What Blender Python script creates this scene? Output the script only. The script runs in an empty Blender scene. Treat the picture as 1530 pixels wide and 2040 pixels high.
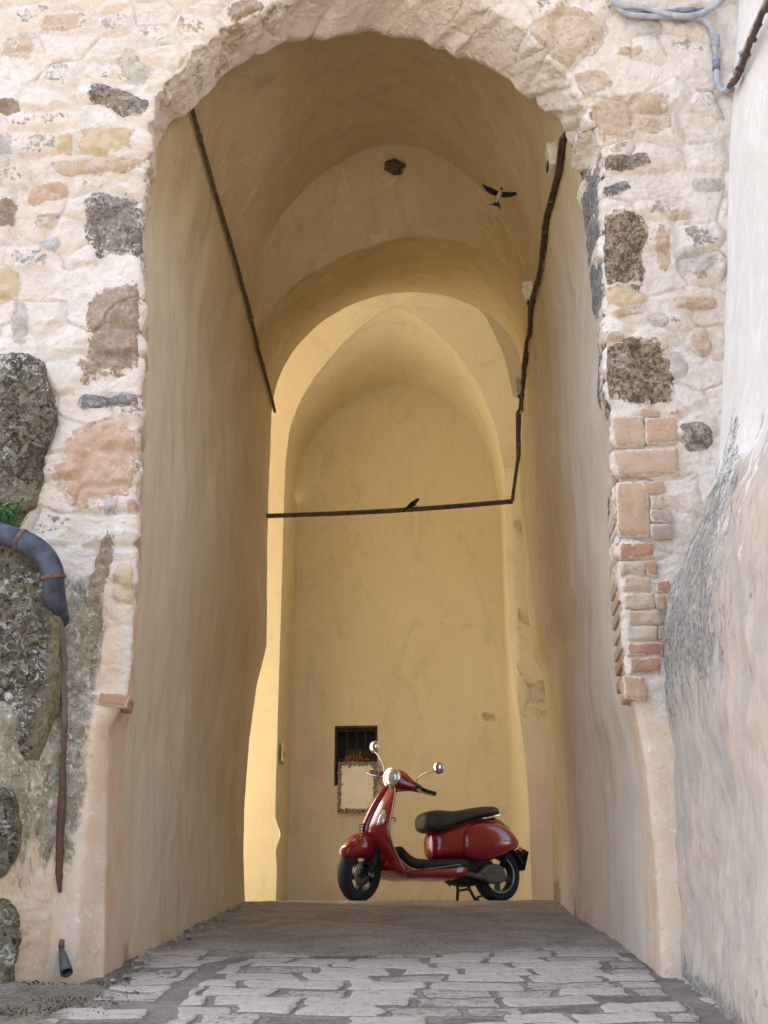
import bpy, bmesh, math, random
import numpy as np
from mathutils import Vector, Matrix
R = math.radians
random.seed(7)
scene = bpy.context.scene
COL = scene.collection

# ------------------------------------------------------------------ camera model of the photograph
F, PW, PH = 2640.0, 1530.0, 2040.0
TH, PSI, CZ = R(20.7), R(1.87), 0.9
_r = np.array([math.cos(PSI), math.sin(PSI), 0.0])
_f = np.array([-math.sin(PSI)*math.cos(TH), math.cos(PSI)*math.cos(TH), math.sin(TH)])
_u = np.array([math.sin(PSI)*math.sin(TH), -math.cos(PSI)*math.sin(TH), math.cos(TH)])
def at(px, py, Y):
    """where the sight line of a photo position meets the upright plane at distance Y"""
    d = _f + _r*(px-PW/2)/F + _u*(PH/2-py)/F
    return np.array([0, 0, CZ]) + d*(Y/d[1])
def ats(pts, Y): return np.array([at(x, y, Y) for x, y in pts])

cam = bpy.data.cameras.new('camera'); cam_o = bpy.data.objects.new('camera', cam); COL.objects.link(cam_o)
cam_o.location = (0, 0, CZ); cam_o.rotation_euler = (math.pi/2+TH, 0, PSI)
cam.sensor_fit = 'VERTICAL'; cam.sensor_height = 24; cam.lens = 24*F/PH; cam.clip_end = 500; cam.clip_start = 0.05
scene.camera = cam_o

# ------------------------------------------------------------------ numpy noise
def _hash(ix, iy, iz, seed):
    h = (ix.astype(np.int64)*374761393 + iy.astype(np.int64)*668265263 + iz.astype(np.int64)*2147483647 + seed*974634777) & 0xFFFFFFFF
    h = ((h ^ (h >> 13))*1274126177) & 0xFFFFFFFF
    h = ((h ^ (h >> 16))*2246822519) & 0xFFFFFFFF
    return ((h ^ (h >> 15)) & 0xFFFFFF)/float(0xFFFFFF)
def vnoise(P, seed=0):
    P = np.asarray(P, float); i = np.floor(P).astype(np.int64); f = P-i
    w = f*f*f*(f*(f*6-15)+10)
    out = 0
    for dx in (0, 1):
        for dy in (0, 1):
            for dz in (0, 1):
                c = _hash(i[..., 0]+dx, i[..., 1]+dy, i[..., 2]+dz, seed)
                out = out + c*(w[..., 0] if dx else 1-w[..., 0])*(w[..., 1] if dy else 1-w[..., 1])*(w[..., 2] if dz else 1-w[..., 2])
    return out*2-1
def fbm(P, freq, octs=4, seed=0, gain=0.5):
    P = np.asarray(P, float); s = 0; a = 1; t = 0
    for k in range(octs):
        s = s + a*vnoise(P*freq*(2**k)+k*17.3, seed+k); t += a; a *= gain
    return s/t
def worley(U, V, seed=0):
    iu = np.floor(U).astype(np.int64); iv = np.floor(V).astype(np.int64)
    d1 = np.full(U.shape, 9.0); d2 = np.full(U.shape, 9.0); idr = np.zeros(U.shape)
    z0 = np.zeros_like(iu)
    for a in (-1, 0, 1):
        for b in (-1, 0, 1):
            cu = iu+a; cv = iv+b
            pu = cu+0.15+0.7*_hash(cu, cv, z0, seed); pv = cv+0.15+0.7*_hash(cu, cv, z0+1, seed)
            d = np.hypot(U-pu, V-pv); rr = _hash(cu, cv, z0+2, seed)
            m = d < d1
            d2 = np.where(m, d1, np.minimum(d2, d)); idr = np.where(m, rr, idr); d1 = np.where(m, d, d1)
    return d1, d2, idr
def sstep(a, b, x):
    t = np.clip((x-a)/(b-a), 0, 1); return t*t*(3-2*t)
def resample(P, n):
    P = np.asarray(P, float); d = np.r_[0, np.cumsum(np.linalg.norm(np.diff(P, axis=0), axis=1))]
    t = np.linspace(0, d[-1], n); return np.stack([np.interp(t, d, P[:, k]) for k in range(P.shape[1])], 1)
def smooth_poly(P, it=2):
    P = np.asarray(P, float)
    for _ in range(it):
        Q = [P[0]]
        for a, b in zip(P[:-1], P[1:]): Q += [a*.75+b*.25, a*.25+b*.75]
        Q.append(P[-1]); P = np.array(Q)
    return P

# ------------------------------------------------------------------ object helpers
def link(o, parent=None):
    COL.objects.link(o)
    if parent is not None: o.parent = parent
    return o
def tag(o, label=None, cat=None, group=None, kind=None):
    if label: o['label'] = label
    if cat: o['category'] = cat
    if group: o['group'] = group
    if kind: o['kind'] = kind
    return o
def empty(name, loc=(0, 0, 0), rz=0):
    o = bpy.data.objects.new(name, None); o.location = loc; o.rotation_euler = (0, 0, rz); o.empty_display_size = .1
    return link(o)
def mesh_obj(name, verts, faces, m, parent=None, smooth=True, attrs=None):
    me = bpy.data.meshes.new(name)
    verts = np.asarray(verts, float)
    if isinstance(faces, np.ndarray):
        nf = len(faces); k = faces.shape[1]
        me.vertices.add(len(verts)); me.vertices.foreach_set('co', verts.ravel())
        me.loops.add(nf*k); me.loops.foreach_set('vertex_index', faces.ravel().astype(np.int32))
        me.polygons.add(nf); me.polygons.foreach_set('loop_start', np.arange(nf, dtype=np.int32)*k)
        me.polygons.foreach_set('loop_total', np.full(nf, k, dtype=np.int32))
        me.update(calc_edges=True)
    else:
        me.from_pydata([tuple(v) for v in verts], [], faces)
    me.validate()
    me.polygons.foreach_set('use_smooth', np.full(len(me.polygons), smooth, dtype=bool))
    for an, av in (attrs or {}).items():
        av = np.asarray(av, float)
        if av.ndim == 1:
            a = me.attributes.new(an, 'FLOAT', 'POINT'); a.data.foreach_set('value', av)
        else:
            a = me.attributes.new(an, 'FLOAT_COLOR', 'POINT'); a.data.foreach_set('color', np.c_[av, np.ones(len(av))].ravel())
    if m: me.materials.append(m)
    return link(bpy.data.objects.new(name, me), parent)
def grid_faces(nu, nv, flip=False):
    i = np.arange(nu*nv).reshape(nu, nv)
    f = np.stack([i[:-1, :-1], i[1:, :-1], i[1:, 1:], i[:-1, 1:]], -1).reshape(-1, 4)
    return f[:, ::-1].copy() if flip else f
def grid_obj(name, P, m, parent=None, flip=False, attrs=None):
    nu, nv = P.shape[:2]
    return mesh_obj(name, P.reshape(-1, 3), grid_faces(nu, nv, flip), m, parent, attrs=attrs)
def grid_normals(P):
    du = np.gradient(P, axis=0); dv = np.gradient(P, axis=1)
    n = np.cross(du, dv); l = np.linalg.norm(n, axis=-1, keepdims=True); return n/np.maximum(l, 1e-9)
class MB:
    """collects shapes, builds ONE mesh"""
    def __init__(s): s.v = []; s.f = []
    def add(s, v, f):
        o = len(s.v); s.v += [tuple(map(float, p)) for p in v]; s.f += [tuple(i+o for i in q) for q in f]; return s
    def loft(s, rings, cap=True, closed=True):
        n = len(rings[0]); v = [p for r in rings for p in r]; f = []
        for i in range(len(rings)-1):
            for j in range(n if closed else n-1):
                k = (j+1) % n; f.append((i*n+j, i*n+k, (i+1)*n+k, (i+1)*n+j))
        if cap: f.append(tuple(range(n))[::-1]); f.append(tuple((len(rings)-1)*n+j for j in range(n)))
        return s.add(v, f)
    def tube(s, pts, r, seg=8, cap=True):
        pts = [Vector(p) for p in pts]; rr = r if hasattr(r, '__len__') else [r]*len(pts); rings = []
        n = None
        for i, p in enumerate(pts):
            t = (pts[min(i+1, len(pts)-1)]-pts[max(i-1, 0)]).normalized()
            if n is None:
                a = Vector((0, 0, 1)) if abs(t.z) < .9 else Vector((1, 0, 0)); n = t.cross(a).normalized()
            n = (n-t*n.dot(t)).normalized(); b = t.cross(n)
            rings.append([p+(n*math.cos(q)+b*math.sin(q))*rr[i] for q in [2*math.pi*k/seg for k in range(seg)]])
        return s.loft(rings, cap)
    def box(s, lo, hi, M=None, jit=0):
        c = [(x, y, z) for z in (lo[2], hi[2]) for y in (lo[1], hi[1]) for x in (lo[0], hi[0])]
        if M is not None: c = [M @ Vector(p) for p in c]
        return s.add(c, [(0, 2, 3, 1), (4, 5, 7, 6), (0, 1, 5, 4), (2, 6, 7, 3), (0, 4, 6, 2), (1, 3, 7, 5)])
    def lathe(s, prof, axis='y', seg=40, M=None):
        rings = []
        for q in [2*math.pi*k/seg for k in range(seg+1)]:
            ring = []
            for (a, r) in prof:
                if axis == 'y': p = (r*math.cos(q), a, r*math.sin(q))
                elif axis == 'x': p = (a, r*math.cos(q), r*math.sin(q))
                else: p = (r*math.cos(q), r*math.sin(q), a)
                ring.append(M @ Vector(p) if M is not None else p)
            rings.append(ring)
        return s.loft(rings, cap=False, closed=False)
    def prism(s, outline, y0, y1, ax='y'):
        n = len(outline)
        mk = (lambda p, y: (p[0], y, p[1])) if ax == 'y' else ((lambda p, y: (y, p[0], p[1])) if ax == 'x' else (lambda p, y: (p[0], p[1], y)))
        v = [mk(p, y0) for p in outline]+[mk(p, y1) for p in outline]
        return s.add(v, [tuple(range(n)), tuple(range(n, 2*n))[::-1]]+[(i, i+n, (i+1) % n+n, (i+1) % n) for i in range(n)])
    def blob(s, c, rad, seg=10, rings=7, M=None, nz=0, seed=0):
        R_ = []
        for i in range(rings+1):
            t = math.pi*i/rings; ring = []
            for k in range(seg):
                q = 2*math.pi*k/seg; d = Vector((math.sin(t)*math.cos(q), math.sin(t)*math.sin(q), math.cos(t)))
                e = 1+nz*float(vnoise(np.array([d.x*1.7+seed, d.y*1.7, d.z*1.7]), seed)) if nz else 1
                p = Vector((d.x*rad[0], d.y*rad[1], d.z*rad[2]))*e
                if M is not None: p = M @ p
                ring.append(Vector(c)+p)
            R_.append(ring)
        return s.loft(R_, cap=False)
    def tf(s, fn): s.v = [tuple(fn(Vector(p))) for p in s.v]; return s
    def build(s, name, m, parent=None, smooth=True, bevel=0, subd=0, auto=None):
        bm = bmesh.new(); vs = [bm.verts.new(p) for p in s.v]
        for f in s.f:
            try: bm.faces.new([vs[i] for i in f])
            except ValueError: pass
        bmesh.ops.remove_doubles(bm, verts=bm.verts, dist=1e-5)
        bmesh.ops.recalc_face_normals(bm, faces=bm.faces)
        me = bpy.data.meshes.new(name); bm.to_mesh(me); bm.free()
        me.polygons.foreach_set('use_smooth', [smooth]*len(me.polygons))
        me.materials.append(m); o = link(bpy.data.objects.new(name, me), parent)
        if bevel:
            b = o.modifiers.new('bevel', 'BEVEL'); b.width = bevel; b.segments = 2; b.limit_method = 'ANGLE'; b.angle_limit = R(40)
        if subd:
            d = o.modifiers.new('sub', 'SUBSURF'); d.levels = subd; d.render_levels = subd
        return o

# ------------------------------------------------------------------ material helpers
class NT:
    def __init__(s, name):
        s.m = bpy.data.materials.new(name); s.m.use_nodes = True; s.t = s.m.node_tree; s.t.nodes.clear()
        s.out = s.n('ShaderNodeOutputMaterial'); s.p = s.n('ShaderNodeBsdfPrincipled'); s.L(s.p.outputs[0], s.out.inputs[0])
        s.geo = None
    def n(s, t, **k):
        nd = s.t.nodes.new(t)
        for a, b in k.items(): setattr(nd, a, b)
        return nd
    def L(s, a, b): s.t.links.new(a, b)
    def S(s, sock, v):
        if hasattr(v, 'is_output') or isinstance(v, bpy.types.NodeSocket): s.L(v, sock)
        elif isinstance(v, (tuple, list)) and len(v) == 3 and sock.type == 'RGBA': sock.default_value = (*v, 1)
        else: sock.default_value = v
    def pos(s, scale=(1, 1, 1), obj=False):
        tc = s.n('ShaderNodeTexCoord') if obj else s.n('ShaderNodeNewGeometry')
        mp = s.n('ShaderNodeMapping'); mp.inputs['Scale'].default_value = scale
        s.L(tc.outputs['Object' if obj else 'Position'], mp.inputs[0]); return mp.outputs[0]
    def noise(s, scale=5, detail=5, rough=.55, st=(1, 1, 1), dist=0, obj=False):
        nd = s.n('ShaderNodeTexNoise'); nd.inputs['Scale'].default_value = scale; nd.inputs['Detail'].default_value = detail
        nd.inputs['Roughness'].default_value = rough; nd.inputs['Distortion'].default_value = dist
        s.L(s.pos(st, obj), nd.inputs['Vector']); return nd.outputs[0]
    def voro(s, scale=5, st=(1, 1, 1), feat='F1', obj=False, out=0, rnd=1):
        nd = s.n('ShaderNodeTexVoronoi', feature=feat); nd.inputs['Scale'].default_value = scale; nd.inputs['Randomness'].default_value = rnd
        s.L(s.pos(st, obj), nd.inputs['Vector']); return nd.outputs[out]
    def ramp(s, v, a, b, c0=0.0, c1=1.0):
        nd = s.n('ShaderNodeMapRange'); nd.interpolation_type = 'SMOOTHSTEP'
        s.S(nd.inputs[0], v); nd.inputs[1].default_value = a; nd.inputs[2].default_value = b; nd.inputs[3].default_value = c0; nd.inputs[4].default_value = c1
        return nd.outputs[0]
    def math(s, op, a, b=0.0):
        nd = s.n('ShaderNodeMath', operation=op); s.S(nd.inputs[0], a); s.S(nd.inputs[1], b); return nd.outputs[0]
    def mix(s, f, a, b, bt='MIX'):
        nd = s.n('ShaderNodeMix', data_type='RGBA', blend_type=bt); s.S(nd.inputs[0], f); s.S(nd.inputs[6], a); s.S(nd.inputs[7], b); return nd.outputs[2]
    def attr(s, name, col=False):
        nd = s.n('ShaderNodeAttribute'); nd.attribute_name = name; return nd.outputs['Color' if col else 'Fac']
    def sep(s, what='z'):
        g = s.n('ShaderNodeNewGeometry'); x = s.n('ShaderNodeSeparateXYZ'); s.L(g.outputs['Position'], x.inputs[0]); return x.outputs['xyz'.index(what)]
    def bump(s, h, strength=.4, dist=.01):
        b = s.n('ShaderNodeBump'); b.inputs['Strength'].default_value = strength; b.inputs['Distance'].default_value = dist
        s.L(h, b.inputs['Height']); s.L(b.outputs[0], s.p.inputs['Normal'])
    def done(s, col, rough=.85, spec=.25, **k):
        s.S(s.p.inputs['Base Color'], col); s.S(s.p.inputs['Roughness'], rough); s.p.inputs['Specular IOR Level'].default_value = spec
        for a, b in k.items(): s.S(s.p.inputs[a.replace('_', ' ')], b)
        return s.m

def simple(name, col, rough=.6, metal=0, var=.15, scale=30, spec=.4, coat=0, **k):
    t = NT(name); n = t.noise(scale, 4, obj=True)
    c = t.mix(t.ramp(n, .3, .7), tuple(v*(1-var) for v in col), tuple(min(1, v*(1+var)) for v in col))
    t.p.inputs['Metallic'].default_value = metal
    t.p.inputs['Coat Weight'].default_value = coat; t.p.inputs['Coat Roughness'].default_value = .05
    r = t.ramp(t.noise(scale*.7, 3, obj=True), .2, .8, max(0.02, rough-.08), min(1, rough+.08))
    return t.done(c, r, spec, **k)

def m_front_plaster():
    t = NT('lime_plaster_rubble')
    n1 = t.noise(1.3, 6, .6); n2 = t.noise(6, 6, .62, dist=.6); n3 = t.noise(34, 5, .65)
    base = t.mix(t.ramp(n1, .32, .7), (.69, .585, .485), (.77, .69, .605))
    base = t.mix(t.ramp(n2, .52, .72, 0, .55), base, (.66, .51, .38))
    base = t.mix(t.ramp(t.noise(2.6, 5, .6, dist=1), .55, .72, 0, .55), base, (.60, .545, .47))
    base = t.mix(t.ramp(t.noise(4.1, 5, .6, dist=1.5), .56, .7, 0, .6), base, (.80, .76, .72))
    base = t.mix(t.ramp(t.noise(.9, 5, .6), .48, .66, 0, .4), base, (.66, .55, .44)); base = t.mix(t.ramp(t.noise(1.9, 7, .68, (1, 1, 1.5), 1), .55, .68, 0, .45), base, (.56, .52, .46))
    # stones showing through the plaster
    m = t.attr('stone'); mm = t.math('ADD', m, t.math('MULTIPLY', t.math('SUBTRACT', n3, .5), .9))
    mm = t.math('ADD', mm, t.math('MULTIPLY', t.math('SUBTRACT', n2, .5), 1.0))
    k = t.ramp(mm, .52, .62)
    sc = t.attr('tint', True)
    sc = t.mix(t.ramp(n3, .42, .6, 0, .55), sc, (.16, .13, .11)); sc = t.mix(t.ramp(t.noise(13, 5), .5, .62, 0, .4), sc, (.66, .58, .5))
    c = t.mix(k, base, sc)
    # dirt, lichen and ochre zones of the lower buttress
    mo = t.attr('moss'); mk = t.math('ADD', mo, t.math('MULTIPLY', t.math('SUBTRACT', t.noise(7, 8, .72, (1.4, 1, .45), 1.2), .5), 1.7))
    c = t.mix(t.ramp(t.attr('ochre'), .1, .9, 0, .85), c, t.mix(t.ramp(n2, .35, .65), (.62, .44, .27), (.66, .53, .40)))
    gk = t.mix(t.ramp(t.noise(9, 7, .7, dist=1), .4, .6), (.16, .14, .085), (.29, .25, .185)); gk = t.mix(t.ramp(t.noise(24, 7, .75, (1, 1, .7), 1), .53, .60, 0, .85), gk, (.46, .42, .35)); gk = t.mix(t.ramp(t.noise(33, 7, .75, (1, 1, .7), 1), .53, .60, 0, .85), gk, (.07, .058, .04))
    c = t.mix(t.ramp(mk, .42, .72, 0, .9), c, gk)
    spk = t.noise(60, 6, .75, (1, 1, .6), .8)
    c = t.mix(t.math('MULTIPLY', t.ramp(spk, .58, .68, 0, .75), t.ramp(mk, .1, .6, .12, 1)), c, (.09, .075, .05))
    c = t.mix(t.math('MULTIPLY', t.ramp(t.noise(47, 5, .7), .60, .68, 0, .8), t.ramp(mk, .1, .6, .0, 1)), c, (.62, .58, .5))
    gs = t.attr('green'); c = t.mix(t.ramp(t.math('ADD', gs, t.math('MULTIPLY', t.math('SUBTRACT', n3, .5), 1.2)), .5, .75, 0, .9), c, (.075, .10, .035))
    ck = t.math('ADD', t.attr('crevice_shade'), t.math('MULTIPLY', t.math('SUBTRACT', t.noise(28, 6, .7, dist=1), .5), 1.5))
    c = t.mix(t.ramp(ck, .78, .98, 0, .65), c, t.mix(n3, (.26, .20, .15), (.42, .33, .25)))  # shade of the crevices between stones, painted in as dark colour
    # thin dark nicks
    c = t.mix(t.ramp(t.noise(17, 8, .72, (.7, 1, 1.3), 2.2), .60, .68, 0, .6), c, (.36, .28, .21))
    c = t.mix(t.ramp(t.noise(39, 6, .72, (.8, 1, 1.2), 1.5), .62, .68, 0, .55), c, (.22, .175, .14))
    c = t.mix(t.ramp(t.noise(9, 7, .7, (.8, 1, 1.2), 2.5), .57, .64, 0, .35), c, (.50, .44, .37))
    c = t.mix(t.ramp(t.noise(26, 6, .7, dist=1.3), .60, .66, 0, .6), c, (.84, .80, .75))
    h = t.math('ADD', t.math('MULTIPLY', n2, .6), t.math('MULTIPLY', t.noise(48, 7, .7), .5))
    h = t.math('ADD', h, t.math('MULTIPLY', t.noise(15, 6, .6, dist=2.5), .9))
    h = t.math('MULTIPLY', h, t.ramp(t.attr('ochre'), .3, .9, 1, .3)); t.bump(h, .8, .020)
    return t.done(c, .92, .15)

def m_stone(name, c0, c1, dark=(.07, .06, .05), pit=.3, light=(.6, .54, .46), lightk=.25):
    t = NT(name); n = t.noise(9, 6, .6, dist=.7); f = t.noise(42, 7, .72)
    c = t.mix(t.ramp(n, .35, .65), c0, c1)
    c = t.mix(t.ramp(t.noise(22, 6, .65, dist=1.5), .5, .68, 0, lightk*2), c, light)
    c = t.mix(t.ramp(f, .62-pit*.22, .70-pit*.2, 0, .35+pit*.6), c, dark)
    c = t.mix(t.ramp(t.noise(75, 4, .7), .62, .7, 0, lightk*2), c, light)
    rim = t.math('ADD', t.attr('rim'), t.math('MULTIPLY', t.math('SUBTRACT', t.noise(20, 7, .7, dist=1.2), .5), 1.5))
    c = t.mix(t.ramp(rim, .92, 1.03), c, t.mix(t.noise(6, 5), (.64, .54, .44), (.74, .66, .575)))
    t.rim = 1
    t.bump(t.math('ADD', f, t.math('MULTIPLY', n, .7)), .8, .012+.014*pit)
    return t.done(c, .93, .15)

def m_lichen(name='lichen_rock', a=(.075, .058, .040), b=(.19, .15, .10)):
    t = NT(name); n = t.noise(5, 7, .7, dist=.8); f = t.noise(38, 6, .7, dist=.6)
    c = t.mix(t.ramp(n, .35, .65), a, b)
    c = t.mix(t.ramp(t.noise(11, 7, .75, dist=1.6), .50, .58, 0, .8), c, (.27, .235, .165))
    big = t.ramp(t.noise(3.3, 4, .6), .38, .6)
    c = t.mix(t.math('MULTIPLY', t.ramp(t.noise(20, 7, .78, dist=1.2), .535, .575, 0, .95), big), c, t.mix(t.noise(60, 3), (.50, .48, .44), (.68, .66, .61)))
    c = t.mix(t.ramp(t.noise(14, 5, .7, dist=2.4), .62, .68, 0, .75), c, (.33, .175, .07))
    c = t.mix(t.ramp(f, .53, .60, 0, .9), c, (.026, .021, .016))
    c = t.mix(t.ramp(t.math('ADD', t.attr('edge'), t.math('MULTIPLY', t.math('SUBTRACT', n, .5), 1.6)), .55, .95, 0, .85), c, t.mix(t.ramp(f, .4, .6), (.19, .155, .08), (.36, .30, .20)))
    t.bump(t.math('ADD', f, t.math('MULTIPLY', n, 1.3)), .9, .03)
    return t.done(c, .95, .12)

def m_ochre(name='ochre_limewash', c0=(.60, .50, .335), c1=(.67, .575, .405), dirt=True, streak=.3):
    t = NT(name)
    n1 = t.noise(1.1, 5, .55, (1, 1, .6)); st = t.noise(6, 7, .68, (1, 1, .16), .5); n3 = t.noise(3.5, 6, .6, dist=1)
    c = t.mix(t.ramp(n1, .3, .7), c0, c1)
    c = t.mix(t.ramp(st, .45, .7, 0, streak), c, tuple(v*.8 for v in c0))
    c = t.mix(t.ramp(n3, .56, .75, 0, .4), c, (.63, .53, .41))
    c = t.mix(t.ramp(t.noise(2.8, 8, .7, (1, 1, .45), 1.1), .53, .66, 0, .45), c, tuple(v*.80 for v in c0)); c = t.mix(t.ramp(t.noise(30, 6, .7), .58, .70, 0, .3), c, tuple(v*.72 for v in c0))
    if dirt:
        # paler and greyer towards the mouth and foot of the passage
        w = t.attr('greyed'); wk = t.math('ADD', w, t.math('MULTIPLY', t.math('SUBTRACT', n1, .5), .6))
        c = t.mix(t.ramp(wk, .15, .95, 0, .8), c, t.mix(t.ramp(t.math('ADD', t.sep('x'), t.math('MULTIPLY', t.math('SUBTRACT', n1, .5), 1.5)), -.6, .6), t.mix(t.ramp(st, .4, .65), (.68, .61, .475), (.61, .54, .41)), t.mix(t.ramp(st, .4, .65), (.69, .605, .52), (.63, .55, .47))))
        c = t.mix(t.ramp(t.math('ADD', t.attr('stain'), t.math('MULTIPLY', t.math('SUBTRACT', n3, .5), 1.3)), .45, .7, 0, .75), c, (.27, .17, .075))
        c = t.mix(t.ramp(t.math('ADD', t.attr('pale'), t.math('MULTIPLY', t.math('SUBTRACT', n3, .5), .5)), .4, .6, 0, .8), c, (.66, .53, .42))
    nick = t.noise(14, 5, .6, (1, 1, .28), .6)
    c = t.mix(t.ramp(nick, .71, .75, 0, .75), c, (.16, .11, .06))
    hr = t.math('ABSOLUTE', t.math('SUBTRACT', t.noise(1.7, 7, .62, (1, 1, .7), 1.3), .5)); c = t.mix(t.math('MULTIPLY', t.ramp(hr, .0, .0035, .55, 0), t.ramp(n3, .48, .6)), c, (.26, .19, .12))
    c = t.mix(t.ramp(t.noise(4.2, 7, .68, (1, 1, .5), 1.4), .60, .66, 0, .28), c, (.70, .62, .50))
    c = t.mix(t.ramp(t.noise(2.3, 6, .66, (1, 1, .22), .7), .58, .70, 0, .35), c, tuple(v*.72 for v in c0))
    t.bump(t.math('ADD', t.noise(26, 6, .6), t.math('MULTIPLY', n3, 1.2)), .35, .012)
    return t.done(c, .93, .12)

def m_side():
    t = NT('side_wall_plaster')
    n1 = t.noise(1.5, 5, .6); st = t.noise(7, 7, .68, (1, 1, .25), .6); n2 = t.noise(8, 7, .65, dist=1); f = t.noise(45, 6, .7)
    up = t.mix(t.ramp(st, .35, .7), (.80, .765, .72), (.74, .70, .655))
    lo = t.mix(t.ramp(n1, .35, .65), (.52, .44, .36), (.45, .395, .335))
    lo = t.mix(t.ramp(t.noise(3.2, 5, .6, (1, 1, .3)), .5, .68, 0, .7), lo, (.63, .49, .37))
    z = t.attr('lower'); k = t.ramp(t.math('ADD', z, t.math('MULTIPLY', t.math('SUBTRACT', n2, .5), .6)), .4, .6)
    c = t.mix(k, up, lo)
    lo_p = t.ramp(t.math('ADD', t.math('MULTIPLY', t.ramp(t.sep('z'), CZ+1.2, CZ+2.4), .20), t.noise(5.5, 8, .7, (1, 1, .7), 1.2)), .66, .70, 0, .85); c = t.mix(lo_p, c, t.mix(n2, (.70, .64, .57), (.78, .73, .67)))
    gk = t.math('ADD', t.attr('grime'), t.math('MULTIPLY', t.math('SUBTRACT', t.noise(10, 7, .72, (1.5, 1.5, .45), 1.5), .5), 1.9))
    c = t.mix(t.ramp(gk, .45, .85, 0, .85), c, t.mix(t.ramp(f, .42, .58), (.13, .13, .122), (.33, .315, .28)))
    c = t.mix(t.math('MULTIPLY', t.ramp(t.noise(48, 6, .7, (1, 1, .4)), .57, .66, 0, .8), t.ramp(gk, .3, .8, .1, 1)), c, (.07, .068, .065))
    c = t.mix(t.ramp(t.math('ADD', t.attr('rock'), t.math('MULTIPLY', t.math('SUBTRACT', n2, .5), 1.2)), .5, .62), c, t.mix(t.ramp(t.noise(24, 6, .7, dist=1), .45, .6), (.66, .63, .58), (.17, .165, .15)))
    c = t.mix(t.ramp(t.noise(17, 6, .65, (1, 1, .35), 1.2), .68, .73, 0, .7), c, (.2, .17, .14))
    t.bump(t.math('ADD', f, t.math('MULTIPLY', t.noise(19, 7, .7, (1, 1, .5), 1.5), 1.5)), .5, .018)
    return t.done(c, .92, .15)

def m_paving():
    t = NT('limestone_setts_and_tarmac')
    k = t.attr('sett'); n = t.noise(5, 6, .6); f = t.noise(55, 6, .7); g = t.noise(17, 6, .65, (1, 1, 1), 1)
    joint = t.mix(t.ramp(n, .35, .65), (.185, .165, .14), (.26, .23, .195))
    joint = t.mix(t.ramp(f, .5, .65, 0, .5), joint, (.09, .08, .07))
    s = t.mix(t.attr('rnd'), (.42, .372, .318), (.505, .45, .39))
    s = t.mix(t.ramp(g, .5, .68, 0, .75), s, (.30, .26, .22)); s = t.mix(t.ramp(n, .52, .7, 0, .5), s, (.56, .46, .36))
    s = t.mix(t.ramp(f, .58, .68, 0, .5), s, (.24, .21, .19))
    kk = t.math('ADD', k, t.math('MULTIPLY', t.math('SUBTRACT', g, .5), .55)); kk = t.math('ADD', kk, t.math('MULTIPLY', t.math('SUBTRACT', f, .5), .4))
    c = t.mix(t.ramp(kk, .42, .58), joint, s)
    eg = t.math('SUBTRACT', 1.0, t.math('MULTIPLY', t.math('ABSOLUTE', t.math('SUBTRACT', kk, .42)), 5.0)); c = t.mix(t.ramp(eg, .1, 1, 0, .7), c, (.085, .075, .065))
    c = t.mix(t.ramp(t.noise(30, 7, .72, (1, .6, 1), 1), .56, .66, 0, .55), c, (.16, .14, .12))
    tar = t.mix(t.ramp(t.noise(2.2, 6, .65, dist=.7), .35, .65), (.27, .235, .195), (.41, .36, .30))
    tar = t.mix(t.ramp(f, .50, .62, 0, .8), tar, (.10, .085, .07)); tar = t.mix(t.ramp(t.noise(12, 8, .75, (1, .5, 1), 1), .55, .68, 0, .6), tar, (.40, .35, .29)); tar = t.mix(t.ramp(t.noise(7, 8, .7, (.6, 1, 1), 1.5), .56, .66, 0, .5), tar, (.12, .105, .09)); tar = t.mix(t.ramp(t.noise(90, 3, .7), .64, .7, 0, .5), tar, (.45, .40, .34))
    tk = t.math('ADD', t.attr('tar'), t.math('MULTIPLY', t.math('SUBTRACT', t.noise(4, 6, .65), .5), .9))
    c = t.mix(t.ramp(tk, .42, .58), c, tar)
    dk = t.math('ADD', t.attr('dirt'), t.math('MULTIPLY', t.math('SUBTRACT', g, .5), .9))
    c = t.mix(t.ramp(dk, .4, .75, 0, .85), c, t.mix(t.ramp(f, .4, .6), (.10, .085, .055), (.20, .17, .125)))
    gs = t.attr('green'); c = t.mix(t.ramp(t.math('ADD', gs, t.math('MULTIPLY', t.math('SUBTRACT', g, .5), 1.2)), .5, .7, 0, .85), c, (.06, .085, .03))
    t.bump(t.math('ADD', t.math('MULTIPLY', f, .9), g), .8, .018)
    return t.done(c, t.ramp(g, .3, .7, .72, .92), .25)

def m_rust(name='rusty_pipe', base=(.125, .098, .085)):
    t = NT(name); n = t.noise(18, 6, .7); z = t.attr('rust')
    k = t.math('ADD', z, t.math('MULTIPLY', t.math('SUBTRACT', n, .5), 1.3))
    c = t.mix(t.ramp(k, .4, .6), base, t.mix(t.ramp(t.noise(40, 5), .4, .6), (.13, .062, .038), (.085, .05, .038)))
    t.bump(n, .5, .006); return t.done(c, .8, .3)

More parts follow.
